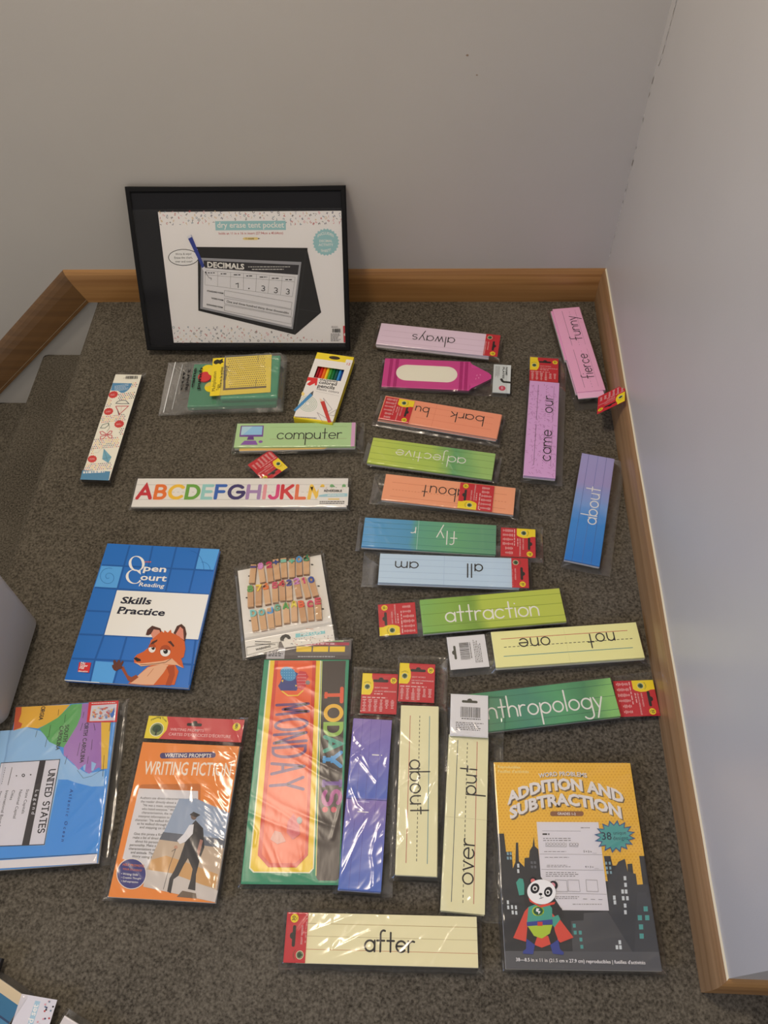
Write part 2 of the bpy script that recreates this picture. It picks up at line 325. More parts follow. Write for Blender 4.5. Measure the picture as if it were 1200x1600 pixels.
def sleeve(parent, x0, x1, y0, y1, sup, amp=0.0012, seed=0, name='plastic_sleeve', mt=None, cell=0.0016, reach=0.011, z0=0.0, crease=1.0, folds=None):
    """closed film bag draped over flat supports (x0,x1,y0,y1,top)"""
    nx = max(6, int((x1 - x0) / cell)); ny = max(6, int((y1 - y0) / cell)); V = []; F = []
    ang = seed * 1.3; ca, sa = math.cos(ang), math.sin(ang)
    for j in range(ny + 1):
        for i in range(nx + 1):
            x = x0 + (x1 - x0) * i / nx; y = y0 + (y1 - y0) * j / ny; z = 0.0007
            for a, b, c, d, t in sup:
                dx = max(a - x, 0, x - b); dy = max(c - y, 0, y - d); q = math.hypot(dx, dy)
                z = max(z, t + 0.0011 if q < 1e-9 else t * max(0.0, 1 - q / reach) ** 1.2 + 0.0009)
            n1 = noise.noise((x * 13, y * 13, seed * 3.1)); wx = x + .006 * n1; n2 = noise.noise(((wx * ca + y * sa) * 42, (-wx * sa + y * ca) * 6, seed * 1.7 + 9)); n3 = noise.noise(((x * sa + y * ca) * 70, (x * ca - y * sa) * 14, seed))
            e = min(1.0, min(i, nx - i, j, ny - j) / 2.0)
            w_ = (1 - abs(n2)) ** 4 * max(0.0, n1 + 0.18) * 1.5 * crease + 0.30 * (n1 + 0.5) + 0.55 * max(0.0, n1 + .1) * (1 - abs(n3)) ** 6 * crease
            z += amp * max(0.0, w_) * e
            ed = min(x - x0, x1 - x, y - y0, y1 - y); z += .0016 * math.exp(-((ed - .0030) / .0013) ** 2) * max(0.0, .35 + noise.noise((x * 45, y * 45, seed * 2.2)))
            jx = 0.0012 * noise.noise((y * 30, seed, 1)) if i in (0, nx) else 0; jy = 0.0012 * noise.noise((x * 30, seed, 2)) if j in (0, ny) else 0
            V.append((x + jx, y + jy, z + z0))
    if folds:                                                   # sharp creases pressed into the film
        quad, crop, w_, h_, lines = folds; bm_ = Art(); bm_.board(quad, crop, w_, h_); XY = np.array(V); add = np.zeros(len(V))
        for pl in lines:
            q = np.array([bm_.mp(p) for p in pl])
            for a_, b_ in zip(q, q[1:]):
                d_ = b_ - a_; t_ = np.clip(((XY[:, :2] - a_) @ d_) / max(1e-12, d_ @ d_), 0, 1); ds = np.hypot(*(XY[:, :2] - (a_ + t_[:, None] * d_)).T)
                add = np.maximum(add, .00055 * np.exp(-(ds / .0028) ** 2))
        XY[:, 2] += add; V = [tuple(p) for p in XY]
    st = nx + 1
    for j in range(ny):
        for i in range(nx): F.append((j * st + i, j * st + i + 1, (j + 1) * st + i + 1, (j + 1) * st + i))
    b = len(V)
    ring = list(range(0, nx)) + [j * st + nx for j in range(ny)] + [ny * st + i for i in range(nx, 0, -1)] + [j * st for j in range(ny, 0, -1)]
    V += [(V[k][0], V[k][1], 0.0002 + z0) for k in ring]; n = len(ring)
    for k in range(n): F.append((ring[k], b + k, b + (k + 1) % n, ring[(k + 1) % n]))
    F.append(tuple(b + k for k in range(n))[::-1])
    me = bpy.data.meshes.new(name); me.from_pydata(V, [], F); me.polygons.foreach_set('use_smooth', [True] * len(F)); me.update()
    return link(name, me, parent, [mt or FILM])

# ------------------------------------------------------------------ room shell
def box_mesh(x0, y0, z0, x1, y1, z1):
    V = [(x, y, z) for z in (z0, z1) for y in (y0, y1) for x in (x0, x1)]
    F = [(0, 2, 3, 1), (4, 5, 7, 6), (0, 1, 5, 4), (2, 6, 7, 3), (0, 4, 6, 2), (1, 3, 7, 5)]
    me = bpy.data.meshes.new('wall'); me.from_pydata(V, [], F); me.update(); return me
XW, YW, YE, XE = 0.400, 1.457, 0.082, -0.795      # right wall, back wall, wall end, landing edge
RISE, RUN = 0.19, 0.212
o = link('wall_back', box_mesh(-2.3, YW, -1.4, 0.52, YW + 0.1, 2.6), None, [WALL]); struct(o)
# right wall with peeling caulk bead in the corner
a = Art(); me = box_mesh(XW, YE, -0.02, XW + 0.12, YW, 2.6)
wr = struct(link('wall_right', me, None, [WALL]))
def peel(name, pts, wd, mt):
    """ragged paint edge on the right wall (y, z points)"""
    V = []; F = []
    for i, (y, z) in enumerate(pts):
        h = wd * random.uniform(.35, 1.0) / 2; V += [(XW - 0.0006, y - h, z), (XW - 0.0006, y + h, z)]
        if i: F.append((2 * i - 2, 2 * i, 2 * i + 1, 2 * i - 1))
    me = bpy.data.meshes.new(name); me.from_pydata(V, [], F); me.update(); return link(name, me, wr, [mt])
CR = mat((88, 78, 68)); FL = mat((235, 228, 215))
def jag(y, z0, z1, n, s): return [(y + random.uniform(-s, s), z0 + (z1 - z0) * k / n) for k in range(n + 1)]
peel('paint_crack', [(1.444, .530), (1.4405, .531), (1.437, .5315), (1.434, .545), (1.432, .565), (1.431, .585), (1.4295, .605), (1.428, .63), (1.427, .66)], 0.0022, CR)
for k in range(26):
    z = 0.10 + 0.40 * random.random(); peel('paint_chip', jag(1.4525, z, z + random.uniform(.004, .015), 3, .001), 0.003, FL if k % 3 else CR)
for k in range(6):
    z = 0.545 + 0.10 * k / 5 + random.uniform(0, .008); peel('paint_chip', jag(1.4300 - .0007 * k, z, z + .008, 2, .001), 0.0035, FL)
# small dents on the back wall
dn = Art(); dn.z = 0
for x, z, r_ in ((0.066, 0.545, .0025), (0.085, 0.51, .0018)):
    V = [(x + r_ * math.cos(t * .8), YW - 0.0004, z + r_ * .7 * math.sin(t * .8)) for t in range(8)]
    me = bpy.data.meshes.new('wall_mark'); me.from_pydata(V, [], [tuple(range(8))]); link('wall_mark', me, bpy.data.objects['wall_back'], [mat((150, 126, 104))])

# moulded pine boards: (depth from wall, height) profile
PROF = [(0, -.007), (.0125, -.007), (.0125, .020), (.0120, .045), (.0105, .060), (.0085, .070), (.0055, .0765), (.003, .0795), (0, .080)]
def board(name, rows, mt, cap=None):
    """rows: list of point-lists (one per profile point) swept start->end"""
    V = [p for r_ in rows for p in r_]; n = len(rows[0]); F = []; MI = []
    for a_ in range(len(rows) - 1):
        for k in range(n - 1):
            F.append((a_ * n + k, a_ * n + k + 1, (a_ + 1) * n + k + 1, (a_ + 1) * n + k)); MI.append(1 if (cap and k >= n - 1 - cap) else 0)
    F.append(tuple(range(n))); MI.append(0); F.append(tuple(range((len(rows) - 1) * n, len(rows) * n))[::-1]); MI.append(0)
    me = bpy.data.meshes.new(name); me.from_pydata(V, [], F); me.polygons.foreach_set('material_index', MI); me.update()
    import bmesh
    bm = bmesh.new(); bm.from_mesh(me); bmesh.ops.recalc_face_normals(bm, faces=bm.faces); bm.to_mesh(me); bm.free()
    return struct(link(name, me, None, [mt, CAULK]))
TT = math.tan(R(21))
board('baseboard_back', [[(-.811 - s * TT, YW - d, s - .004) for d, s in PROF], [(XW - d, YW - d, s - .004) for d, s in PROF]], PINE_X)
wob = [0, .3, -.2, .1, .4, 0]
rows = []
for k in range(25):
    y = YW + (YE - YW) * k / 24
    rows.append([(XW - d, (y - d) if k == 0 else ((y - d) if k == 24 else y), s - .004 + (0.0008 * math.sin(k * 1.9) if s > .07 else 0)) for d, s in PROF])
board('baseboard_right', rows, PINE_Y, cap=1)
board('baseboard_front', [[(XW - d, YE - d, s - .004) for d, s in PROF], [(XW + .12 + d, YE - d, s - .004) for d, s in PROF]], PINE_X)
ct, st_ = math.cos(R(42)), math.sin(R(42)); rows = []
for L_ in (0.0, 1.1):
    rows.append([(-.811 - s * TT - ct * L_, YW - d, s - .004 - st_ * L_) for d, s in PROF])
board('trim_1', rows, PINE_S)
V = [(-.811 - ct * L_ + st_ * q, YW - .011 + dd, -.004 - st_ * L_ - ct * q) for L_ in (0, 1.1) for q, dd in ((-.0012, -.0018), (.0035, 0.0))]
me = bpy.data.meshes.new('trim_2'); me.from_pydata(V, [], [(0, 1, 3, 2)]); struct(link('trim_2', me, None, [CAULK]))

# carpet: landing and stairs share one profile (x, z) from landing down the steps
def stair_profile():
    P = [(1.4, 0.0), (XE + .03, 0.0)]
    x, z = XE, 0.0
    for k in range(5):
        rr = .022
        P += [(x + rr + rr * math.cos(R(t)), z - rr + rr * math.sin(R(t))) for t in (90, 115, 140, 165, 180, 205)]
        P += [(x + .022, z - .06), (x + .022, z - RISE)]
        z -= RISE; x -= RUN
        P += [(x + .03, z)]
    return P
PR = stair_profile()
CP = NT('taupe_carpet')
tc = CP.n('ShaderNodeTexCoord'); n1 = CP.n('ShaderNodeTexNoise'); n1.inputs['Scale'].default_value = 4.0; n1.inputs['Detail'].default_value = 4; CP.l(tc, 'Object', n1, 'Vector')
n2 = CP.n('ShaderNodeTexNoise'); n2.inputs['Scale'].default_value = 260; n2.inputs['Detail'].default_value = 2; CP.l(tc, 'Object', n2, 'Vector')
ad = CP.n('ShaderNodeMath', operation='MULTIPLY_ADD'); ad.inputs[1].default_value = 0.35; CP.l(n1, 0, ad, 0); CP.l(n2, 0, ad, 2)
rp = CP.ramp([(0.43, (0.038, 0.033, 0.026, 1)), (0.92, (0.170, 0.152, 0.122, 1))]); CP.l(ad, 0, rp, 0); CP.l(rp, 0, CP.b, 'Base Color')
CP.b.inputs['Roughness'].default_value = 0.95; CP.b.inputs['Specular IOR Level'].default_value = 0.05
def strip_floor(name, prof, y0, y1, drop):
    V = []; F = []
    for i, (x, z) in enumerate(prof):
        V += [(x, y0, z - drop), (x, y1, z - drop)]
        if i: F.append((2 * i - 2, 2 * i - 1, 2 * i + 1, 2 * i))
    me = bpy.data.meshes.new(name); me.from_pydata(V, [], F); me.update()
    return struct(link(name, me, None, [CP.m]))
cut = 8
strip_floor('floor', PR[:cut + 1], -1.2, YW, 0.010)
strip_floor('stairs', PR[cut:], -0.2, YW, 0.010)
# pile: short tapering tufts, leaning with the brushed nap
def pile():
    rg = np.random.default_rng(5); P = np.array(PR); seg = np.diff(P, axis=0); ln = np.hypot(seg[:, 0], seg[:, 1]); cum = np.concatenate([[0], np.cumsum(ln)])
    sp = 0.0033
    s0 = 1.4 - 0.62; s1 = cum[np.searchsorted(-P[:, 0], 1.36) if False else -1]
    s1 = min(cum[-1], s0 + 0.62 + 0.80 + 3 * (RISE + RUN))
    S, Y = np.meshgrid(np.arange(s0, s1, sp), np.arange(-0.06, YW - .004, sp)); S = S.ravel(); Y = Y.ravel()
    S = S + rg.uniform(-.5, .5, S.size) * sp * 1.1; Y = Y + rg.uniform(-.5, .5, Y.size) * sp * 1.1
    S = np.clip(S, 0, cum[-1] - 1e-4); k = np.clip(np.searchsorted(cum, S) - 1, 0, len(seg) - 1); t = (S - cum[k]) / ln[k]
    X = P[k, 0] + seg[k, 0] * t; Z = P[k, 1] + seg[k, 1] * t
    nx_ = seg[k, 1] / ln[k]; nz_ = -seg[k, 0] / ln[k]           # outward normal of the profile
    keep = ~((X > XW - .013) & (Y > YE - .013)) & (Y < YW - .013 + .004 * 0) & ~((X < XE - .05) & (Y < 0.55))
    X, Y, Z, nx_, nz_ = X[keep], Y[keep], Z[keep], nx_[keep], nz_[keep]; N = X.size
    def lf(f, a, b): return np.sin(X * f + a + 1.7 * np.sin(Y * f * .6 + b)) * np.sin(Y * f * .8 + b + 1.3 * np.sin(X * f * .7 + a))
    nap = 0.0016 + 0.0022 * lf(9, 1.0, 2.0) + 0.0012 * lf(23, 4, .5); napx = 0.0012 * lf(14, .3, 3.3) + 0.0010 * lf(31, 2.2, 1.1)
    clump = lf(170, 0.4, 1.9) * .5 + lf(310, 2.4, .2) * .5; patch = np.clip(lf(7, 2.0, .7) + .25, 0, 1)
    U_, V_ = X * .80 + Y * .60, -X * .60 + Y * .80
    an = np.sin(V_ * 95 + 2.2 * np.sin(U_ * 21) + 1.5 * np.sin(V_ * 37 + U_ * 11)) * np.sin(U_ * 33 + 1.9 * np.sin(V_ * 29)) + .45 * lf(150, .2, .4)
    crack = np.clip((an - .55) / .35, 0, 1) * np.clip(patch + .25 + .6 * (X < -.35), 0, 1)
    h = -0.0022 + 0.0024 * clump - .0050 * crack + rg.uniform(-.0024, .0024, N)
    h = np.clip(h, -.0095, .0006); gone = crack > .45
    lx = napx + rg.normal(0, .0016, N); ly = -nap + rg.normal(0, .0016, N)
    rad = rg.uniform(.0013, .0021, N); ph = rg.uniform(0, 2 * np.pi, N)
    V = np.zeros((N, 4, 3), np.float32)
    bx, bz = X - nx_ * .0115, Z - nz_ * .0115
    tx, tz = -nz_, nx_
    for j in range(3):
        ca = np.cos(ph + j * 2.0944) * rad; sa = np.sin(ph + j * 2.0944) * rad
        V[:, j, 0] = bx + ca * nz_; V[:, j, 1] = Y + sa; V[:, j, 2] = bz - ca * nx_
    V[:, 3, 0] = bx + nx_ * h + lx * nz_; V[:, 3, 1] = Y + ly; V[:, 3, 2] = bz + nz_ * h - lx * nx_
    V = V[~gone]; N = len(V); V = V.reshape(-1, 3)
    base = (np.arange(N) * 4)[:, None, None]; tri = np.array([[0, 1, 3], [1, 2, 3], [2, 0, 3]])[None]
    I = (base + tri).reshape(-1).astype(np.int32); T = N * 3
    me = bpy.data.meshes.new('carpet_pile'); me.vertices.add(N * 4); me.vertices.foreach_set('co', V.reshape(-1)); me.loops.add(T * 3); me.loops.foreach_set('vertex_index', I)
    me.polygons.add(T); me.polygons.foreach_set('loop_start', np.arange(0, T * 3, 3, dtype=np.int32)); me.update(calc_edges=True)
    me.polygons.foreach_set('use_smooth', np.ones(T, bool))
    o = link('carpet_pile', me, None, [CP.m]); o['kind'] = 'stuff'; o['label'] = 'short taupe carpet pile covering the landing and the stairs'; o['category'] = 'carpet'
pile()

# ------------------------------------------------------------------ sight-word packs
def tree_logo(A, x, y, r, txt=True):
    A.ell(x, y, r, r, (236, 226, 190)); A.ell(x, y, r * .9, r * .9, (206, 196, 96) if False else (120, 132, 84))
    A.ell(x, y + r * .12, r * .62, r * .55, DKGREEN, 14); A.ell(x - r * .3, y + r * .05, r * .35, r * .33, DKGREEN, 10); A.ell(x + r * .3, y + r * .05, r * .35, r * .33, DKGREEN, 10)
    A.rect(x - r * .11, y - r * .8, x + r * .11, y + r * .1, (36, 46, 34))
    if txt: A.text('Teaching Tree', (x - r * 1.15, y + r * 1.05), (x + r * 1.15, y + r * 1.05), (60, 66, 34), .02, arcf=lambda u: r * .55 * (1 - (2 * u - 1) ** 2))
def red_header(A, w=.060, h=.066, seed=1):
    x0, y1 = -w / 2, h / 2
    A.poly([(x0, y1), (x0 + .27 * w, y1), (x0 + .27 * w, y1 - .10 * h), (x0 + .32 * w, y1 - .22 * h), (x0 + .33 * w, y1 - .36 * h), (x0 + .29 * w, y1 - .48 * h), (x0 + .24 * w, y1 - .54 * h), (x0, y1 - .54 * h)], YEL)
    tree_logo(A, x0 + .155 * w, y1 - .34 * h, .085 * w)
    A.rrect(x0 + .31 * w, y1 - .15 * h, x0 + .74 * w, y1 - .22 * h, .0022, (34, 26, 22)); A.ell(x0 + .53 * w, y1 - .15 * h, .0042, .0036, (34, 26, 22))
    A.ell(x0 + .88 * w, y1 - .17 * h, .090 * w, .090 * w, YEL); A.text('30', (x0 + .83 * w, y1 - .19 * h), (x0 + .93 * w, y1 - .19 * h), (50, 44, 20), .02); A.text('PC', (x0 + .855 * w, y1 - .235 * h), (x0 + .905 * w, y1 - .235 * h), (50, 44, 20), .02)
    pw = (226, 176, 166)
    A.text('SIGHT WORDS', (x0 + .36 * w, y1 - .375 * h), (x0 + .74 * w, y1 - .375 * h), pw, .02)
    A.text('LES MOTS M\u00c9MORABLES', (x0 + .36 * w, y1 - .465 * h), (x0 + .97 * w, y1 - .465 * h), pw, .02)
    A.words(x0 + .36 * w, y1 - .49 * h, x0 + .70 * w, y1 - .535 * h, 1, pw, .6, seed, 3)
    A.words(x0 + .04 * w, y1 - .585 * h, x0 + .80 * w, y1 - .63 * h, 1, pw, .6, seed + 1, 5)
    rd = random.Random(seed)
    for c in range(6):
        for r_ in range(8 if c < 4 else 6):
            xc = x0 + (.10 + .155 * c) * w; yy = y1 - (.675 + .038 * r_) * h; l = rd.uniform(.022, .050) * w
            A.raw([A.P(p) for p in ((xc - l, yy), (xc + l, yy), (xc + l, yy + .020 * h), (xc - l, yy + .020 * h))], pw)
def white_header(A, w=.060, h=.066, seed=1):
    x0, y1 = -w / 2, h / 2
    A.rrect(x0 + .30 * w, y1 - .14 * h, x0 + .72 * w, y1 - .20 * h, .002, (70, 68, 54)); A.ell(x0 + .51 * w, y1 - .14 * h, .0040, .0032, (70, 68, 54))
    rd = random.Random(seed); x = x0 + .27 * w; A.up()
    while x < x0 + .80 * w:
        b = rd.choice((.006, .010, .016)) * w; A.raw([A.P(p) for p in ((x, y1 - .55 * h), (x + b, y1 - .55 * h), (x + b, y1 - .30 * h), (x, y1 - .30 * h))], BLACK); x += b + rd.choice((.008, .014)) * w
    A.words(x0 + .30 * w, y1 - .565 * h, x0 + .82 * w, y1 - .60 * h, 1, INK, .6, seed, 8)
    A.words(x0 + .15 * w, y1 - .66 * h, x0 + .90 * w, y1 - .86 * h, 5, (96, 90, 86), .45, seed, 9)
def header(parent, x, y, deg, z, kind='red', w=.060, h=.066, seed=1, clip=None, shape=None):
    A = Art(); base = RED if kind == 'red' else mat((222, 214, 204))
    A.box(-w / 2, -h / 2 if clip is None else clip, w / 2, h / 2, z - .0006, z, base)
    (red_header if kind == 'red' else white_header)(A, w, h, seed)
    if clip is not None:
        keep = [k for k, f in enumerate(A.f) if min(A.v[i][1] for i in f) >= clip - 1e-6]
        A.f = [A.f[k] for k in keep]; A.mi = [A.mi[k] for k in keep]
    o = A.build('header_card', parent); o.location = (x, y, 0); o.rotation_euler = (0, 0, R(deg))
    return o
def rules(A, w, h, cols, ys, x0=-.47, x1=.47, wd=.0007, dashed=()):
    for i, (y, c) in enumerate(zip(ys, cols)):
        if i in dashed: A.dash((x0 * w, y), (x1 * w, y), wd * 1.3, c, int(w / .007), .55)
        else: A.line([(x0 * w, y), (x1 * w, y)], wd, c)
GRP = 'sight word packs laid out on the carpet'
# crease lines pressed into the clear sleeves (sheet units of each printed card)
def turned(q, k): return q[k:] + q[:k]
F_PURPLE = (turned([(552.8, 1122.9), (612.4, 1125.5), (595.6, 1394), (528.4, 1388.8)], 1), (525, 1110, 5.52), .2558, .0625, [[(130, 660), (190, 810), (275, 880), (287, 920), (150, 1200), (20, 1470)], [(390, 980), (345, 1100), (310, 1240), (330, 1380), (320, 1530)], [(160, 230), (250, 340), (310, 345)], [(140, 350), (250, 480), (350, 610)], [(165, 250), (245, 330)], [(180, 360), (280, 380)], [(230, 380), (300, 520)], [(90, 770), (130, 960), (75, 1020)], [(430, 460), (450, 390)]])
B7 = (520, 1020, 3.81)
F_ABOUT = (turned([(627, 1102.7), (684.8, 1104), (682.7, 1370.4), (617, 1366.5)], 1), B7, .2575, .0615, [[(400, 455), (490, 545), (545, 575)], [(410, 525), (510, 570), (550, 555)], [(395, 795), (470, 740), (612, 580)], [(400, 920), (395, 1040), (430, 1120), (490, 1200)], [(445, 930), (455, 1060), (480, 1170)], [(520, 740), (580, 700), (612, 600)]])
F_OVER = (turned([(701.6, 1148.6), (763.6, 1151), (757.5, 1430.8), (689.3, 1421.6)], 3), B7, .2570, .0625, [[(705 + 14 * k, 560 + 17 * k), (742 + 14 * k, 532 + 17 * k)] for k in range(12)] + [[(672, 1010 + 24 * k), (735, 1062 + 20 * k)] for k in range(7)] + [[(900, 880), (916, 905), (900, 960)], [(672, 1180), (760, 1120)], [(810, 1480), (850, 1440), (870, 1490)], [(860, 700), (912, 800)], [(850, 880), (760, 980)]])
F_AFTER = ([(475, 1427), (746.4, 1432.4), (749, 1512.5), (471, 1505)], (420, 1400, 3.333), .2545, .0635, [[(180, 190), (240, 105)], [(225, 170), (260, 110)], [(310, 130), (330, 100)], [(585, 110), (612, 170), (575, 360)], [(550, 190), (545, 350)], [(860, 360), (920, 260), (950, 200)], [(980, 110), (995, 150), (960, 190)], [(290, 270), (330, 240)], [(360, 280), (390, 240)], [(800, 230), (840, 200)], [(640, 120), (650, 180)], [(700, 300), (760, 240)]])
F_PROMPT = ([(223.3, 1158), (373, 1167.6), (337, 1410.9), (169, 1401.3)], (150, 1090, 4.706), .1592, .2289, [[(700 + 8 * k, 560 + 42 * k), (850 + 2 * k, 610 + 50 * k), (965 - 8 * k, 730 + 56 * k)] for k in range(13)] + [[(820, 520), (1010, 540)], [(830, 500), (1000, 480)], [(640, 590), (700, 640), (690, 760)], [(860, 390), (1030, 420)], [(180, 1180), (330, 1330), (470, 1440)], [(130, 1350), (200, 1440)], [(240, 780), (300, 640)]])
F_TODAY = ([(409.4, 1030), (548.5, 1028.5), (527.5, 1381.6), (378, 1381.6)], (370, 980, 3.81), .1462, .3537, [[(225, 240), (330, 235)], [(360, 240), (470, 225)], [(560, 1270), (640, 1000)], [(80, 1190), (120, 1240), (110, 1310)]])
F_CRAYON = ([(601.4, 559.3), (768, 566), (766, 612), (596.4, 602.7)], (570, 490, 4.6154), .2314, .0833, [[(145, 340), (240, 370), (330, 420), (430, 510)], [(420, 335), (480, 380)], [(530, 355), (640, 430), (790, 490)], [(300, 370), (360, 440), (400, 510)]])
F_PINS = ([(372, 889.5), (501.4, 862), (521.2, 997), (381.6, 1027)], (360, 850, 6.6667), .1560, .1765, [[(265, 645), (540, 600), (710, 540)], [(235, 650), (295, 690), (455, 655), (545, 690), (600, 660), (640, 630), (880, 560)], [(610, 820), (700, 822), (800, 860), (880, 920)], [(550, 880), (620, 820)], [(640, 480), (690, 450)], [(400, 735), (520, 700)], [(150, 970), (175, 950)]])
F_COMP = ([(371.4, 664.3), (556.7, 661), (553.4, 699.4), (365.6, 700)], (340, 530, 4.6154), .2461, .0625, [[(345 + 19 * k, 648), (352 + 20 * k, 700), (390 + 22 * k, 775)] for k in range(7)] + [[(640 + 50 * k, 775), (720 + 45 * k, 690), (880 + 12 * k, 640)] for k in range(5)] + [[(900, 700), (950, 640)], [(860, 770), (960, 690)]])
F_MAP = ([(20.6, 1103), (187.5, 1096), (150, 1350), (-20, 1360)], (0, 1080, 5.333), .170, .2537, [[(560, 170), (580, 210)], [(610, 150), (640, 130)], [(860, 460), (900, 500)], [(520, 600), (640, 900)], [(420, 420), (640, 170)], [(820, 940), (850, 1060)], [(360, 1330), (400, 1420)]])
F_BARK = (turned([(603.6, 617.8), (783.4, 648.2), (774.8, 686), (591.7, 655.8)], 2), (570, 490, 4.6154), .247, .065, [[(110, 775), (340, 800), (650, 845), (830, 890)], [(390, 620), (640, 660)], [(160, 590), (370, 605)]])
F_OAB = (turned([(603, 741), (804.5, 762), (802.7, 805.3), (596, 779.7)], 2), (560, 670, 4.2857), .254, .062, [[(200, 310), (370, 350)], [(160, 480), (330, 500)], [(310, 370), (320, 480)], [(360, 340), (620, 370)], [(980, 520), (1000, 560)], [(560, 470), (600, 400)]])
F_ADJ = (turned([(586, 684), (770.7, 708.5), (765.3, 750.5), (576.8, 724)], 2), (560, 670, 4.2857), .249, .065, [[(120, 80), (190, 160)], [(250, 180), (340, 100)], [(290, 200), (420, 120)], [(480, 260), (560, 190)], [(630, 130), (700, 230)]])
F_FLY = (turned([(571.7, 810), (775, 821), (774, 867), (564.7, 853)], 2), (560, 670, 4.2857), .248, .0635, [[(60, 620), (150, 650), (190, 750)], [(90, 610), (240, 630)], [(150, 690), (200, 760)], [(830, 650), (835, 820)]])
def pack(label, cx, cy, deg, w, h, t, top, draw, headers, bag, seed, amp=.0012, under=None, z0=0.0, cat='word card pack', crease=1.0, dropz=0.0, folds=None):
    root = thing('sight_word_pack', label, cat, (cx, cy, dropz), deg, GRP)
    A = Art()
    rd = random.Random(seed); mt = top if isinstance(top, bpy.types.Material) else mat(top)
    n = 3
    for k in range(n):                                       # cards of the stack sit a hair off each other
        j = .0 if k == n - 1 else .0012
        dx, dy = rd.uniform(-j, j), rd.uniform(-j, j); za = .0012 + (t - .0012) * k / n
        A.box(-w / 2 + dx, -h / 2 + dy, w / 2 + dx, h / 2 + dy, za + z0, .0012 + (t - .0012) * (k + 1) / n - .0002 * (k < n - 1) + z0, mt, mt if k == n - 1 else PAPER_EDGE)
    A.z = t + z0
    draw(A, w, h); A.build('card_stack', root)
    sup = [(-w / 2, w / 2, -h / 2, h / 2, t + z0)]
    for (x, y, a, kind, z, kw) in headers:
        header(root, x, y, a, z, kind, seed=seed, **kw); sup.append((x - .033, x + .033, y - .030, y + .030, z)) if 'clip' not in kw else sup.append((x - .033, x + .033, y - h / 2, y + h / 2, z))
    sleeve(root, bag[0], bag[1], bag[2], bag[3], sup + (under or []), amp, seed, crease=crease, folds=folds)
    return root
PL = (198, 172, 176)
def d_always(A, w, h):
    rules(A, w, h, [(180, 150, 158)] * 3, [.022, .006, -.0115], wd=.0005); A.strokes('always', (-.0455, -.0105), (.0485, -.0085), .0150, .0016, INK)
pack('pale pink word strip pack reading always, nearest the back wall', .0168, 1.2995, 171.6, .250, .066, .012, (224, 198, 204), d_always,
     [(-.111, 0, 90, 'red', .0128, dict(w=.066, h=.066, clip=.0015))], (-.150, .134, -.038, .038), 1, .0008)
# the clipped red header sits at the outer end
def d_bark(A, w, h):
    rules(A, w, h, [(214, 118, 84)] * 3, [.012, -.004, -.020], x0=-.44, x1=.2, wd=.0006, dashed=(1,)); A.line([(.012, -h / 2), (.012, h / 2)], .0005, (214, 120, 88))
    A.strokes('bark', (-.089, -.0195), (-.021, -.0185), .0130, .0016, INK); A.strokes('bu', (.026, -.0185), (.054, -.0185), .0125, .0016, INK, gap=.35); A.line([(.0655, -.018), (.0655, -.003)], .0016, INK, True)
pack('orange word strip pack reading bark, red header over its left end', .0299, 1.0778, 168.2, .247, .065, .010, (243, 152, 114), d_bark,
     [(.0905, .002, 90, 'red', .0112, dict(w=.062, h=.062))], (-.132, .136, -.040, .046), 2, .0012, folds=F_BARK)
GA = wash('watercolour_adjective', [(0.05, (158, 188, 104)), (.3, (104, 160, 100)), (.48, (172, 192, 84)), (.9, (190, 200, 84))], .25, seed=1)
def d_adj(A, w, h):
    rules(A, w, h, [(92, 120, 50)] * 4, [.021, .006, -.0115, -.025], wd=.0005, x0=-.5, x1=.5); A.strokes('adjective', (-.068, -.0112), (.072, -.0108), .0132, .0014, WHITE, gap=.28)
pack('green and yellow word strip pack reading adjective in white', .0126, .9700, 171.0, .249, .065, .010, GA, d_adj, [], (-.138, .136, -.036, .033), 3, .0016, folds=F_ADJ)
def d_oab(A, w, h):
    rules(A, w, h, [(196, 110, 74)] * 3, [.020, .004, -.013], x0=-.44, x1=.44, wd=.0006, dashed=(1,)); A.strokes('about', (-.0325, -.0135), (.0508, -.0145), .0152, .0016, INK, gap=.33)
    for k in range(9): A.line([(-.0735, .03 - .007 * k), (-.0735, .027 - .007 * k)], .0004, (214, 130, 96))
pack('orange word strip pack reading about, red header across its middle', .0462, .8846, 173.0, .254, .062, .009, (243, 160, 116), d_oab,
     [(-.0535, .001, -90, 'red', .0106, dict(w=.060, h=.066))], (-.138, .150, -.036, .038), 4, .0015, folds=F_OAB)
GF = wash('watercolour_fly', [(0.0, (98, 150, 112)), (.3, (104, 164, 112)), (.58, (96, 160, 130)), (.64, (84, 150, 176)), (1, (92, 158, 196))], .25, seed=2, blot=.08)
def d_fly(A, w, h):
    rules(A, w, h, [(58, 108, 104)] * 4, [.022, .006, -.0105, -.022], wd=.0005, x0=-.5, x1=.5); A.line([(.0215, -h / 2), (.0215, h / 2)], .0009, (170, 200, 186))
    A.strokes('fly', (-.0515, -.0122), (-.014, -.0122), .0145, .0016, WHITE, gap=.35); A.strokes('r', (.0262, -.0165), (.0345, -.0165), .0125, .0015, WHITE)
pack('teal and blue word strip pack reading fly', .0099, .7883, 176.8, .248, .0635, .010, GF, d_fly,
     [(-.1655, -.001, 90, 'red', .0035, dict(w=.062, h=.064))], (-.212, .136, -.040, .038), 5, .0012, folds=F_FLY)
def d_all(A, w, h):
    rules(A, w, h, [(150, 172, 188)] * 4, [.020, .007, -.007, -.020], wd=.0005, x0=-.5, x1=.5); A.line([(.0085, -h / 2), (.0085, h / 2)], .0006, (164, 184, 198))
    A.strokes('all', (-.0610, -.0147), (-.0335, -.0147), .0138, .0019, INK, gap=.42); A.strokes('am', (.0560, -.0147), (.0975, -.0147), .0124, .0017, INK, gap=.35)
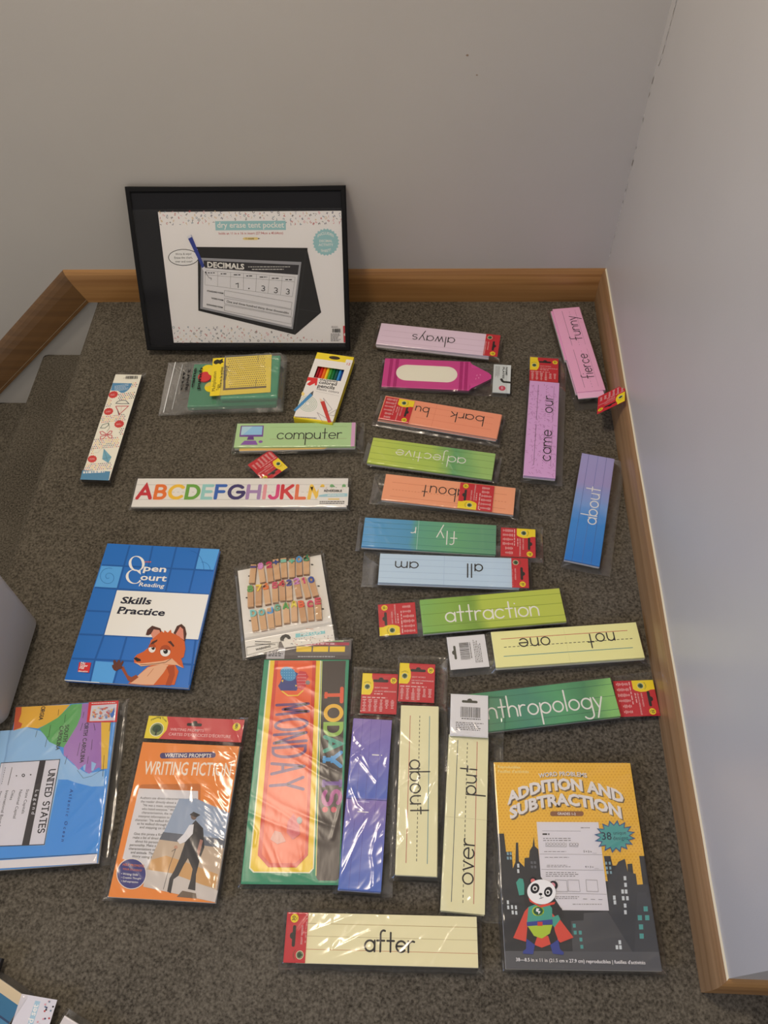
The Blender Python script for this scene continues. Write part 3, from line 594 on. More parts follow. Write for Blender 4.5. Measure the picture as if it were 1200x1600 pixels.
pack('pale blue word strip pack reading all am', .0458, .7149, 178.6, .2535, .0605, .010, (190, 206, 218), d_all,
     [(-.1105, 0, 90, 'red', .0108, dict(w=.061, h=.066, clip=.003))], (-.150, .158, -.038, .036), 6, .0011)
GAT = wash('watercolour_attraction', [(0.0, (130, 176, 84)), (.22, (138, 172, 64)), (.34, (126, 158, 54)), (.46, (182, 194, 70)), (1, (192, 196, 76))], .25, seed=3)
def d_att(A, w, h):
    rules(A, w, h, [(96, 124, 24)] * 3, [.022, .003, -.020], wd=.0006, x0=-.5, x1=.5); A.strokes('attraction', (-.083, -.0148), (.080, -.0168), .0172, .0021, WHITE, gap=.25)
pack('lime green word strip pack reading attraction', .1215, .6358, 6.5, .2495, .0645, .010, GAT, d_att,
     [(-.1670, .002, 89, 'red', .0035, dict(w=.061, h=.066))], (-.204, .132, -.0345, .040), 7, .0012)
CRM = (236, 228, 154); CR2 = (230, 218, 168)
def d_not(A, w, h):
    A.line([(-.108, -.0185), (.110, -.0185)], .0011, (190, 92, 70)); A.dash((-.113, -.003), (.110, -.003), .0011, INK, 30, .6); A.line([(-.110, .0135), (.110, .0135)], .0011, (70, 130, 132))
    A.line([(0, -h / 2), (0, h / 2)], .0003, (206, 198, 130))
    A.strokes('not', (-.083, -.0168), (-.037, -.0165), .0145, .0017, INK, gap=.35); A.strokes('one', (.0278, -.0168), (.0802, -.0165), .0145, .0017, INK, gap=.35)
pack('yellow word strip pack reading not one, white barcode header at left', .2459, .5735, -174.5, .2515, .0655, .010, CRM, d_not,
     [(.1690, -.002, -89, 'white', .0035, dict(w=.060, h=.066))], (-.130, .204, -.0345, .040), 8, .0010)
GAN = wash('watercolour_anthropology', [(0.0, (112, 178, 112)), (.14, (72, 140, 96)), (.4, (70, 136, 106)), (.6, (88, 158, 104)), (.8, (78, 136, 88)), (1, (140, 190, 104))], .25, seed=4)
def d_ant(A, w, h):
    rules(A, w, h, [(44, 96, 70)] * 3, [.022, .002, -.021], wd=.0006, x0=-.5, x1=.5); A.strokes('anthropology', (-.1076, -.0120), (.1015, -.0150), .0173, .0021, WHITE, gap=.26)
pack('green word strip pack reading anthropology, its left end under a white header', .1935, .4650, 8.3, .2495, .0655, .010, GAN, d_ant,
     [(.1600, -.0045, -95, 'red', .0035, dict(w=.061, h=.066))], (-.128, .199, -.036, .040), 9, .0011)
GAB = wash('watercolour_about', [(0.0, (36, 122, 190)), (.36, (60, 136, 196)), (.48, (124, 158, 200)), (.7, (164, 150, 186)), (1, (166, 156, 192))], .25, seed=5, blot=.22, scale=11)
def d_abb(A, w, h):
    rules(A, w, h, [(70, 84, 140), (92, 104, 160), (70, 84, 140)], [.018, .0, -.0165], wd=.0006, x0=-.5, x1=.5); A.strokes('about', (-.038, -.0145), (.0478, -.0135), .0148, .0018, WHITE, gap=.32)
pack('blue and lilac word strip pack reading about, beside the right baseboard', .3148, .8573, 77.1, .2502, .0635, .010, GAB, d_abb, [], (-.138, .132, -.054, .035), 10, .0010)
def d_came(A, w, h):
    rd = random.Random(3); A.up()
    for k in range(210):
        x, y, a = rd.uniform(-.121, .121), rd.uniform(-.029, .029), rd.uniform(0, 3.14); l = .0028
        A._rib([(x - l * math.cos(a), y - l * math.sin(a)), (x + l * math.cos(a), y + l * math.sin(a))], .0008, mat((172, 112, 156)), A.z, False)
    for a0, a1 in ((-.098, .006), (.018, .115)):
        A.line([(a0, .0125), (a1, .0125)], .0007, INK); A.dash((a0, -.0045), (a1, -.0045), .0006, INK, 16, .3); A.line([(a0, -.0205), (a1, -.0205)], .0005, (120, 84, 110))
    A.strokes('came', (-.0842, -.0195), (-.0060, -.0195), .0140, .0016, INK, gap=.28); A.strokes('our', (.041, -.0190), (.0865, -.0190), .0135, .0016, INK, gap=.32)
pack('lilac confetti word strip pack reading came our', .2376, 1.0513, 83.6, .2510, .0618, .010, (216, 164, 200), d_came,
     [(.1668, .002, -88.5, 'red', .0035, dict(w=.061, h=.070))], (-.136, .210, -.046, .036), 11, .0010)
def d_fie(A, w, h):
    for a0, a1 in ((-.115, -.004), (.008, .118)):
        A.line([(a0, .0110), (a1, .0110)], .0006, (96, 70, 84)); A.dash((a0, -.005), (a1, -.005), .0007, (96, 70, 84), 15, .3); A.line([(a0, -.0185), (a1, -.0185)], .0004, (150, 104, 124))
    A.strokes('fierce', (-.0905, -.0150), (-.0195, -.0150), .0135, .0015, INK, gap=.3); A.strokes('funny', (.0235, -.0150), (.0985, -.0150), .0135, .0015, INK, gap=.3)
fp = pack('pink word strip pack reading fierce funny, red header bent up on the baseboard', .3305, 1.2740, 97.0, .2520, .0610, .012, (236, 172, 194), d_fie, [], (-.166, .134, -.036, .040), 12, .0018)
A = Art(); A.box(-.143, -.0255, -.110, .0300, .0085, .0105, (236, 176, 196), PAPER_EDGE)
A.build('loose_card', fp)
A = Art(); A.box(-.030, .0300, .1235, .0345, .002, .0085, (228, 164, 188), PAPER_EDGE); A.build('loose_card', fp)
A = Art(); A.box(-.030, -.033, .030, .033, -.0006, 0, RED); A.z = 0; red_header(A, .060, .066, 4)
hd = A.build('header_card', fp)
# header tilts from the strip end up to the top of the baseboard
iv = Matrix.Translation((.3305, 1.2740, 0)) @ Matrix.Rotation(R(97.0), 4, 'Z')
pa, pb, pc = Vector((.3150, 1.100, .014)), Vector((.3600, 1.108, .052)), Vector((.3880, 1.0600, .086))
ex = (pa - pb).normalized()            # header's lower-left runs along the strip end
iv = iv.inverted()
def place_tilted(o, tl, tr_dir_pt, bl_pt, w, h):
    """put the card so that its top-left sits at tl, its top edge heads to tr_dir_pt and its left edge to bl_pt"""
    X = (tr_dir_pt - tl).normalized(); Yd = (tl - bl_pt); Yd = (Yd - X * Yd.dot(X)).normalized(); Z = X.cross(Yd)
    c = tl + X * w / 2 - Yd * h / 2
    M = Matrix((X, Yd, Z)).transposed().to_4x4(); M.translation = c
    o.matrix_local = iv @ M
place_tilted(hd, Vector((.3880, 1.0560, .088)), Vector((.3400, 1.0540, .049)), Vector((.3656, 1.0974, .050)), .061, .064)
fs = sleeve(fp, -.033, .033, -.040, .038, [(-.030, .030, -.033, .033, .0004)], .0010, 44, name='sleeve_end')
fs.matrix_local = hd.matrix_local.copy()
def lines3(A, flip=1, x0=-.112, x1=.112):
    A.line([(x0, -.0150), (x1, -.0150)], .0010, (176, 84, 72)); A.dash((x0, .0005), (x1, .0005), .0010, INK, 34, .55); A.line([(x0, .0165), (x1, .0165)], .0010, (78, 128, 134))
def d_abc_(A, w, h):
    lines3(A); A.strokes('about', (-.0395, -.0140), (.042, -.0100), .0155, .0017, INK, gap=.32)
pack('cream word strip pack reading about, lying between the violet strip and the barcode strip', -.0045, .3303, -90.5, .2575, .0615, .010, CR2, d_abc_,
     [(-.1712, -.006, 89, 'red', .0040, dict(w=.060, h=.068))], (-.222, .136, -.040, .046), 13, .0018, crease=1.2, folds=F_ABOUT)
def d_over(A, w, h):
    A.line([(-.116, -.0150), (.120, -.0135)], .0010, (176, 84, 72)); A.dash((-.116, .0005), (.120, .0020), .0010, INK, 34, .55); A.line([(-.116, .0170), (.120, .0175)], .0010, (66, 76, 84))
    A.line([(.001, -h / 2), (.001, h / 2)], .0004, (190, 178, 128))
    A.strokes('over', (-.0905, -.0130), (-.0280, -.0135), .0150, .0017, INK, gap=.28); A.strokes('put', (.0365, -.0135), (.0800, -.0140), .0145, .0017, INK, gap=.32)
pack('cream word strip pack reading over, white barcode header on the green strip', .0693, .2834, 86.9, .2570, .0625, .010, CR2, d_over,
     [(.1600, .001, -88.7, 'white', .0155, dict(w=.061, h=.070))], (-.138, .204, -.056, .036), 14, .0018, under=[(.128, .194, -.056, .032, .0150)], crease=1.2, folds=F_OVER)
GP = wash('watercolour_violet', [(0.0, (138, 112, 168)), (.22, (124, 112, 174)), (.44, (90, 106, 174)), (.485, (84, 104, 176)), (.505, (140, 114, 168)), (.7, (112, 114, 176)), (1, (78, 108, 176))], .256, seed=6, blot=.03)
def d_pur(A, w, h):
    rules(A, w, h, [(84, 72, 140)] * 3, [.014, -.002, -.016], wd=.0004, x0=-.5, x1=.5); A.line([(-.0008, -h / 2), (-.0008, h / 2)], .0010, (62, 56, 120))
    A.strokes('i', (-.071, .004), (-.069, .004), .0095, .0016, WHITE); A.line([(.018, -.012), (.018, .004)], .0015, WHITE, True); A.line([(.003, -.014), (.003, .004)], .0010, (200, 190, 220), True)
pack('violet and blue word strip pack covered in glare, beside the calendar pocket', -.0834, .3069, -91.7, .2558, .0625, .010, GP, d_pur,
     [(-.1748, .007, 91, 'red', .0030, dict(w=.060, h=.070))], (-.222, .134, -.040, .048), 15, .0016, crease=1.2, folds=F_PURPLE)
def d_aft(A, w, h):
    rules(A, w, h, [(176, 150, 96), (196, 178, 128), (196, 140, 96)], [.018, .002, -.0145], wd=.0007, x0=-.5, x1=.5); A.strokes('after', (-.0310, -.0150), (.0385, -.0150), .0135, .0021, INK, gap=.24)
pk = pack('cream word strip pack reading after, nearest the viewer', -.0450, .1172, .7, .2545, .0635, .009, (234, 220, 170), d_aft,
     [(-.1115, 0, 90, 'red', .0098, dict(w=.0635, h=.066, clip=.0025))], (-.152, .134, -.040, .038), 16, .0013, crease=1.2, folds=F_AFTER)
def d_cmp(A, w, h):
    A.poly([(-.1150, .0255), (-.0672, .0255), (-.0660, -.0040), (-.1150, -.0040)], (118, 66, 140)); A.poly([(-.1125, .0235), (-.0695, .0235), (-.0688, .0010), (-.1125, .0010)], (150, 192, 214)); A.poly([(-.1125, .0235), (-.090, .0235), (-.1085, .0010), (-.1125, .0010)], (180, 208, 222))
    A.poly([(-.0965, -.0040), (-.0855, -.0040), (-.0835, -.0120), (-.0985, -.0120)], (104, 56, 126)); A.poly([(-.103, -.0140), (-.080, -.0140), (-.0745, -.0250), (-.1105, -.0250)], (140, 90, 160)); A.ell(-.0695, -.0170, .0042, .0034, (140, 90, 160))
    A.line([(-.052, -.0105), (.106, -.0105)], .0005, (166, 96, 90)); A.line([(-.052, .0205), (.106, .0205)], .0003, (120, 150, 90)); A.strokes('computer', (-.0365, -.0105), (.0955, -.0105), .0152, .0017, INK, gap=.26)
    A.rect(.1150, -h / 2, w / 2, h / 2, (212, 160, 186))
cp = pack('light green word strip pack reading computer with a purple monitor', -.2659, 1.0252, 1.2, .2461, .0625, .012, (176, 202, 142), d_cmp, [], (-.130, .142, -.040, .040), 17, .0016, crease=1.2, folds=F_COMP)
A = Art(); A.solid([(-.112, -.030), (.070, -.0305), (.060, -.0345), (-.112, -.0375)], .004, .0085, (238, 190, 108), PAPER_EDGE); A.build('loose_card', cp)
header(cp, -.0505, -.0740, -138.0, .0050, 'red', .056, .060, 17)
s2 = sleeve(cp, -.034, .034, -.036, .036, [(-.028, .028, -.030, .030, .0045)], .0026, 18, name='sleeve_end', crease=2.0); s2.location = (-.0505, -.0740, 0); s2.rotation_euler = (0, 0, R(42))

# ------------------------------------------------------------------ crayon name plates
root = thing('name_plate_pack', 'magenta crayon-shaped name plate pack with a white oval', 'name plate pack', (.0233, 1.1975, 0), -3.4)
A = Art(); out = [(-.1157, .0417), (.0700, .0430), (.0740, .0360), (.1110, .0130), (.1165, .0060), (.1165, -.0030), (.1110, -.0080), (.0760, -.0330), (.0700, -.0410), (-.1157, -.0417)]
A.solid(out, .001, .007, (204, 66, 132), (120, 60, 84))
for x in (-.1010, -.0880, .0520, .0630): A.rect(x - .0035, -.0415, x + .0035, .0420, (172, 32, 104))
A.rrect(-.0880, -.0205, .0440, .0255, .0228, (232, 222, 196), 10)
for x, y in ((.086, .004), (.090, -.003), (.084, -.006), (.093, .006)): A.ell(x, y, .0025, .0012, (226, 130, 170), 8, x * 90)
A.build('name_plate', root)
A = Art(); A.box(-.0405, -.0185, .0405, .0185, .0008, .0030, (206, 206, 196)); A.text('NAME', (-.034, .0075), (-.010, .0075), INK, .03, .0040); A.text('PLATES', (-.034, .0010), (.000, .0010), INK, .03, .0040)
A.poly([(.0075, .0185), (.0125, .0185), (.0120, .0030), (.0085, -.0010), (.0020, -.0040), (-.0010, -.0010), (.0015, .0020), (.0065, .0040)], (38, 34, 32)); A.rect(-.0405, .0110, .0405, .0185, (168, 196, 194)) if False else None
A.ell(.0275, .0015, .0072, .0072, (196, 62, 84)); A.words(.023, -.001, .032, .004, 2, (236, 210, 210), .5, 3, 2); A.words(-.035, -.005, -.002, -.015, 4, GREYINK, .4, 5, 6)
h_ = A.build('header_card', root); h_.location = (.1395, .002, 0); h_.rotation_euler = (0, 0, R(-91))
sleeve(root, -.122, .150, -.0485, .0475, [(-.1157, .070, -.041, .042, .007), (.07, .112, -.022, .022, .007), (.121, .158, -.040, .040, .003)], .0014, 19, crease=1.2, folds=F_CRAYON)

# ------------------------------------------------------------------ dry-erase tent pocket leaning on the back wall
root = thing('tent_pocket', 'large black tent pocket with a printed white insert leaning on the back wall', 'tent pocket', (-.397, 1.278, 0.001)); root.rotation_euler = (R(58.6), 0, 0)
TH = .011; NAVY = mat((24, 24, 27), .7, .2); W2, H2 = .2285, .3395
def ribbon_frame(name, x0, y0, x1, y1, wd, z0, z1, mt, parent):
    A = Art()
    for a_ in ((x0, y0, x1, y0 + wd), (x0, y1 - wd, x1, y1), (x0, y0 + wd, x0 + wd, y1 - wd), (x1 - wd, y0 + wd, x1, y1 - wd)): A.box(*a_, z0, z1, mt)
    o = A.build(name, parent); b = o.modifiers.new('soft', 'BEVEL'); b.width = .0015; b.segments = 2; return o
A = Art(); A.box(-W2 + .003, .003, W2 - .003, H2 - .003, .001, TH - .003, NAVY); A.build('backing_panel', root)
A = Art()      # padded cloth rim, one closed loop
def loop_rim(A, outs, ins, z0, z1, mt):
    n = len(outs); i = len(A.v); sl = A.slot(mt)
    for ring, z in ((outs, z0), (outs, z1 - .002), ([(o_[0] * .8 + n_[0] * .2, o_[1] * .8 + n_[1] * .2) for o_, n_ in zip(outs, ins)], z1), ([(o_[0] * .2 + n_[0] * .8, o_[1] * .2 + n_[1] * .8) for o_, n_ in zip(outs, ins)], z1), (ins, z1 - .002), (ins, z0)): A.v += [(p[0], p[1], z) for p in ring]
    for r_ in range(5):
        for k in range(n): A.f.append([i + r_ * n + k, i + r_ * n + (k + 1) % n, i + (r_ + 1) * n + (k + 1) % n, i + (r_ + 1) * n + k]); A.mi.append(sl)
outs = [(-W2, 0), (-.1, -.0006), (.1, .0004), (W2, 0), (W2 + .0006, .17), (W2, H2), (.1, H2 - .0012), (-.1, H2 - .0004), (-W2, H2 + .001), (-W2 - .0008, .17)]
ins = [(-W2 + .010, .010), (-.1, .010), (.1, .010), (W2 - .010, .010), (W2 - .010, .17), (W2 - .010, H2 - .010), (.1, H2 - .010), (-.1, H2 - .010), (-W2 + .010, H2 - .010), (-W2 + .010, .17)]
loop_rim(A, outs, ins, .001, TH + .0015, mat((18, 18, 19), .8, .2)); A.build('cloth_rim', root)
A = Art(); A.loc = (.0275, .1540, 0)
A.box(-.1935, -.1370, .1935, .1370, TH - .003, TH - .0022, mat((232, 222, 210)))
A.board([(247.7, 332.7), (535, 330), (541, 537.7), (270, 535)], (240, 320, 3.871), .387, .274); TEAL = mat((150, 188, 182))
rd = random.Random(11); cols = [(40, 36, 36), (176, 60, 60), (206, 170, 120), (110, 130, 140), (60, 60, 90), (214, 150, 150)]
def letters_band(A, pts, seed, size=.0042):
    rd = random.Random(seed); A.up(); mp = A.mp
    for (x, y) in pts:
        q = A.mp((x, y)); a = rd.uniform(-.8, .8); ch = rd.choice('ABCEHIKLMNOSTY'); c_ = rd.choice(cols); s_ = size * rd.uniform(.8, 1.1)
        for pl in CAPS[ch][1]:
            A.raw_pl = [A.L((q[0] + s_ * ((px - .4) * math.cos(a) - (py - .5) * math.sin(a)), q[1] + s_ * ((px - .4) * math.sin(a) + (py - .5) * math.cos(a)))) for px, py in pl[::2] + ([pl[-1]] if len(pl) % 2 == 0 else [])]
            A._rib(A.raw_pl, .0009, mat(c_), A.z, False)
pts = []
for k in range(30):
    for r_, y0 in enumerate((50, 68, 86, 102, 116)):
        if r_ > 2 and 8 < k < 20: continue
        x = 44 + k * 37 + rd.uniform(-9, 9) + (r_ % 2) * 14
        if x < 1135: pts.append((x, y0 + rd.uniform(-6, 6)))
for k in range(26):
    for r_, y0 in enumerate((744, 760, 776, 793, 809, 826)):
        x = 122 + k * 37 + rd.uniform(-10, 10) + (r_ % 2) * 15
        if x < 1050 and not (x > 540 and y0 < 745 + (x - 540) * .17): pts.append((x, y0 + rd.uniform(-5, 5)))
letters_band(A, pts, 5)
A.poly([(370, 103), (795, 99), (797, 155), (373, 158)], TEAL); A.text('dry erase tent pocket', (384, 142), (786, 140), WHITE, .012)
A.text('holds an 11 in x 16 in insert (27.94cm x 40.64cm)', (392, 183), (780, 180), (176, 60, 60), .008)
A.poly([(545, 200), (620, 199), (640, 207), (620, 215), (545, 215), (533, 208)], (226, 196, 120)); A.poly([(628, 203), (641, 207), (628, 211)], INK); A.text('1 count', (556, 212), (604, 212), INK, .01)
cx, cy = 1040, 228; A.poly([(cx + (82 if k % 2 else 73) * math.cos(k * math.pi / 24), cy + (84 if k % 2 else 75) * math.sin(k * math.pi / 24)) for k in range(48)], TEAL)
A.text('INCLUDES', (990, 200), (1088, 200), WHITE, .015, arcf=lambda u: .006 * (1 - (2 * u - 1) ** 2)); A.text('DECIMAL', (1000, 228), (1080, 228), WHITE, .015); A.text('ACTIVITY', (995, 252), (1085, 252), WHITE, .015); A.text('SHEET!', (1010, 284), (1070, 280), WHITE, .015, arcf=lambda u: -.002 * (1 - (2 * u - 1) ** 2))
A.ell(180, 320, 92, 50, INK); A.ell(180, 320, 88, 46, (232, 224, 214)); A.text('Write & wipe!', (132, 306), (228, 304), INK, .004); A.text('Erase the chart,', (126, 328), (234, 326), INK, .004); A.text('over and over!', (130, 350), (232, 350), INK, .004)
BK = (20, 18, 18); BK2 = (58, 54, 54)
A.poly([(265, 262), (925, 268), (1010, 655), (850, 790), (265, 640)], BK); A.line([(920, 280), (868, 640), (846, 785)], .0006, BK2); A.line([(868, 632), (1005, 655)], .0006, BK2)
A.poly([(255, 257), (928, 263), (928, 274), (255, 270)], (12, 11, 11))
A.poly([(285, 322), (890, 348), (836, 756), (276, 628)], (150, 146, 144)); A.poly([(300, 338), (876, 366), (828, 742), (292, 618)], (220, 212, 204)); A.poly([(300, 338), (876, 366), (868, 426), (300, 382)], (44, 40, 42))
A.text('DECIMALS', (322, 378), (544, 392), WHITE, .03, .0115); A.words(568, 372, 840, 382, 1, WHITE, .35, 4, 14); A.words(590, 386, 826, 398, 1, WHITE, .35, 5, 13)
G = (70, 66, 66)
def ln(*p): A.line(p, .0004, G)
ln((308, 398), (852, 440)); ln((306, 424), (848, 468)); ln((306, 484), (834, 558)); ln((308, 398), (306, 484)); ln((852, 440), (834, 558))
for x0_, y0_, x1_, y1_ in ((384, 404, 382, 495), (461, 410, 459, 506), (539, 416, 537, 516), (617, 422, 612, 527), (696, 428, 686, 538), (774, 434, 762, 549)): ln((x0_, y0_), (x1_, y1_))
for x, y in ((325, 412), (402, 418), (480, 424), (556, 431), (636, 438), (710, 446), (792, 454)): A.words(x, y - 4, x + 48, y + 5, 1, INK, .6, x, 2)
A.strokes('1', (492, 500), (512, 502), .0090, .0014, INK, CAPS, .1); A.ell(571, 507, 4, 4, INK, 8)
for x, y in ((645, 520), (722, 532), (794, 540)): A.strokes('3', (x, y), (x + 21, y + 3), .0104, .0014, INK, CAPS)
for y, dy in ((512, 66), (558, 66), (600, 70)):
    ln((424, y + 6), (832, y + dy + 14)); ln((422, y + 40), (826, y + dy + 54)); ln((424, y + 6), (422, y + 40)); ln((832, y + dy + 14), (826, y + dy + 54))
A.text('STANDARD FORM', (318, 524), (416, 540), INK, .02); A.text('WORD FORM', (344, 568), (416, 582), INK, .02); A.text('EXPANDED FORM', (316, 606), (412, 626), INK, .02)
A.text('One and three hundred thirty three thousandths', (436, 590), (812, 664), INK, .0)
A.poly([(203, 195), (228, 184), (305, 372), (290, 384), (272, 340)], (40, 56, 132)); A.poly([(203, 195), (226, 184), (231, 197), (207, 208)], (214, 208, 206)); A.poly([(290, 384), (306, 374), (320, 412), (314, 416), (298, 400)], (220, 212, 206)); A.poly([(306, 408), (314, 402), (320, 424)], INK)
A.line([(320, 424), (332, 442), (346, 444), (344, 455)], .0007, INK, True)
A.words(1072, 737, 1125, 748, 2, GREYINK, .4, 2, 4); A.words(1068, 782, 1130, 832, 6, GREYINK, .4, 3, 4)
rdb = random.Random(2); x = 1078
while x < 1123: b_ = rdb.choice((2, 3, 4)); A.poly([(x, 754), (x + b_, 754), (x + b_ + 1, 777), (x + 1, 777)], INK); x += b_ + rdb.choice((2, 3))
A.poly([(1144, 737), (1165, 736), (1168, 838), (1148, 838)], (196, 56, 64)); A.ell(1156, 790, 6, 9, WHITE, 12)
A.loc = (.0275, .1540, 0); A.build('printed_insert', root)
A = Art(); A.box(-W2 + .006, .006, W2 - .006, .2965, TH + .0000, TH + .0006, VINYL); A.build('clear_vinyl_window', root)

# ------------------------------------------------------------------ coloured pencil box
root = thing('pencil_box', 'white and yellow box of coloured pencils with a red arrow', 'pencil box', (-.2150, 1.1520, 0.001), -10.3)
A = Art(); pw_, ph_, pt_ = .0830, .1900, .017; WX = .0300; WY0, WY1 = .0215, .0550
PB = mat((232, 222, 208), .35, .5); PY = mat((243, 205, 40), .35, .5)
# box walls with a real window opening on the face
A.box(-pw_ / 2, -ph_ / 2, pw_ / 2, ph_ / 2, 0, .003, PY)
for b_ in ((-pw_ / 2, -ph_ / 2, -pw_ / 2 + .001, ph_ / 2), (pw_ / 2 - .001, -ph_ / 2, pw_ / 2, ph_ / 2), (-pw_ / 2 + .001, -ph_ / 2, pw_ / 2 - .001, -ph_ / 2 + .001), (-pw_ / 2 + .001, ph_ / 2 - .001, pw_ / 2 - .001, ph_ / 2)): A.box(*b_, .003, pt_ - .0006, PY)
for b_ in ((-pw_ / 2, -ph_ / 2, pw_ / 2, WY0), (-pw_ / 2, WY1, pw_ / 2, ph_ / 2), (-pw_ / 2, WY0, -WX, WY1), (WX, WY0, pw_ / 2, WY1)): A.box(*b_, pt_ - .0006, pt_, PB, PY)
A.z = pt_; A.rect(-pw_ / 2, .0760, pw_ / 2, ph_ / 2, PY); A.rrect(.0265, .0660, pw_ / 2, .0860, .002, PB); A.text('12', (.0310, .0700), (.0385, .0700), (200, 70, 60), .02)
A.ell(0, .0855, .0125, .0050, (60, 44, 30)); A.rect(-pw_ / 2, -ph_ / 2, pw_ / 2, -ph_ / 2 + .004, PY)
A.board([(498.2, 547.8), (556.2, 553.8), (519.8, 660), (458.7, 654.6)], (340, 530, 4.6154), .0834, .1978, 0, .003)
A.poly([(642, 322), (655, 280), (728, 285), (720, 336), (706, 338), (706, 322), (668, 342), (646, 332), (678, 306), (654, 306)], (216, 52, 50)); A.text('sharpened', (741, 301), (868, 311), INK, .012); A.text('colored', (734, 323), (862, 334), INK, .02); A.text('pencils', (724, 349), (847, 361), INK, .02); A.text('classic colors', (717, 366), (878, 388), GREYINK, .008)
A.line([(712, 378), (882, 405)], .0003, GREYINK)
for r_ in (66, 54, 42, 30, 18): A.line([(655 + r_ * math.cos(t * .25), 470 + r_ * .82 * math.sin(t * .25)) for t in range(26)], .0007, (126, 168, 132))
A.poly([(562, 530), (550, 520), (672, 395), (690, 410)], (76, 136, 176)); A.poly([(672, 395), (690, 410), (697, 376)], (90, 90, 86)); A.poly([(745, 450), (775, 445), (824, 592), (800, 594)], (196, 60, 52)); A.poly([(740, 428), (748, 452), (772, 446)], (226, 190, 160))
for tri in ([(722, 528), (838, 590), (760, 590)], [(768, 425), (830, 500), (800, 520)], [(800, 540), (862, 500), (845, 545)]): A.line(tri + [tri[0]], .0006, (120, 96, 110))
A.words(560, 556, 730, 580, 1, GREYINK, .3, 4, 14); A.poly([(615, 385), (632, 400), (620, 420), (606, 405)], (240, 206, 120))
A.build('carton', root)
pcs = [(90, 30, 40), (160, 24, 34), (206, 44, 36), (236, 110, 34), (244, 196, 40), (70, 150, 60), (24, 110, 60), (30, 84, 70), (60, 140, 200), (30, 50, 120), (24, 26, 40)]
for k, c_ in enumerate(pcs):
    A = Art(); x = -.0345 + .0069 * k; n = 6; V = []
    for y, rr in ((-.088, .0034), (.062, .0034), (.080, .0008)):
        V += [(x + rr * math.cos(t * math.pi / 3), y, .0085 + rr * math.sin(t * math.pi / 3)) for t in range(n)]
    F = [[r_ * n + k_, r_ * n + (k_ + 1) % n, (r_ + 1) * n + (k_ + 1) % n, (r_ + 1) * n + k_][::-1] for r_ in range(2) for k_ in range(n)]
    A.v = V; A.f = F + [list(range(n)), list(range(2 * n, 3 * n))[::-1]]; sl = A.slot(mat(c_, .3)); A.mi = [sl] * len(A.f); A.build('pencil', root)

# ------------------------------------------------------------------ wax-stick craft packet
root = thing('craft_stick_packet', 'narrow white packet with red and blue craft pictures near the stair edge', 'craft packet', (-.6522, 1.0487, 0.001), -1.4)
A = Art(); ww, wh, wt = .0585, .2830, .011; A.box(-ww / 2, -wh / 2, ww / 2, wh / 2, .0005, wt, mat((236, 226, 202), .35), mat((58, 52, 46)))
A.board([(181.6, 581.6), (221.5, 590), (172, 753.5), (126.4, 750.5)], (120, 570, 8.42), ww, wh)
q = [(214, 92, 84), (74, 74, 88), (232, 186, 92), (150, 84, 130)]; rd = random.Random(5)
zones = [(715, 265, 800, 330), (560, 395, 780, 470), (395, 440, 470, 560), (300, 680, 650, 760), (570, 870, 640, 960), (205, 985, 560, 1120), (150, 1100, 230, 1190), (110, 1320, 470, 1400)]
for xa, ya, xb, yb in zones:
    y = ya
    while y < yb:
        x = xa + ((int(y) // 24) % 2) * 12
        while x < xb:
            c_ = q[rd.randrange(4)]; g_ = A.mp((x, y))
            if abs(g_[0]) < .0275: A.poly([(x + dx_, y + dy_) for dx_, dy_ in ((-8, -3), (-3, -3), (-3, -8), (3, -8), (3, -3), (8, -3), (8, 3), (3, 3), (3, 8), (-3, 8), (-3, 3), (-8, 3))], c_); A.z -= A.step
            x += 25
        y += 24
A.z += A.step * 2
A.poly([(480, 215), (735, 265), (715, 310), (680, 350), (630, 380), (590, 375), (545, 335), (455, 320)], (88, 140, 170)); A.words(505, 258, 700, 345, 5, (220, 220, 214), .35, 3, 7)
for x, y in ((487, 383), (425, 612), (565, 803), (210, 1250)): A.poly([(x + (66 if k % 2 else 58) * math.cos(k * .262), y + (52 if k % 2 else 46) * math.sin(k * .262)) for k in range(24)], (206, 62, 56)); A.words(x - 36, y - 12, x + 40, y + 14, 2, (240, 190, 180), .4, x, 3)
NV = (50, 66, 76); RD = (190, 50, 66)
A.line([(522, 512), (545, 488), (600, 480), (650, 490), (690, 540), (600, 528), (522, 512)], .0014, NV); A.line([(520, 552), (685, 572), (570, 670), (520, 552)], .0016, RD); A.line([(545, 610), (562, 676)], .0014, NV); A.line([(600, 560), (585, 640)], .0005, (220, 140, 140))
A.line([(318, 832), (345, 790), (425, 772), (425, 805), (380, 838), (318, 832)], .0011, (56, 84, 80)); A.line([(432, 780), (440, 840), (405, 890)], .0007, (110, 100, 84))
for px in ([(400, 925), (345, 880), (310, 885), (330, 925), (400, 930)], [(405, 925), (445, 885), (474, 890), (460, 925), (405, 930)], [(400, 935), (320, 950), (318, 988), (355, 985), (400, 940)], [(405, 935), (470, 948), (474, 985), (440, 985), (408, 942)]): A.line(px, .0014, (200, 58, 78))
A.poly([(365, 1120), (466, 1240), (425, 1318), (345, 1262)], (118, 168, 180)); A.line([(365, 1120), (425, 1318)], .0004, NV); A.line([(345, 1262), (466, 1240)], .0004, NV); A.line([(350, 1110), (300, 1150), (290, 1170), (240, 1165)], .0006, (200, 196, 180))
A.poly([(78, 1400), (450, 1432), (432, 1550), (50, 1525)], (86, 138, 164)); A.words(88, 1405, 425, 1455, 1, WHITE, .55, 9, 7); A.words(620, 1350 - 1180, 800, 180 - 0, 1, GREYINK, .3, 3, 9)
x = 655
rdb = random.Random(9)
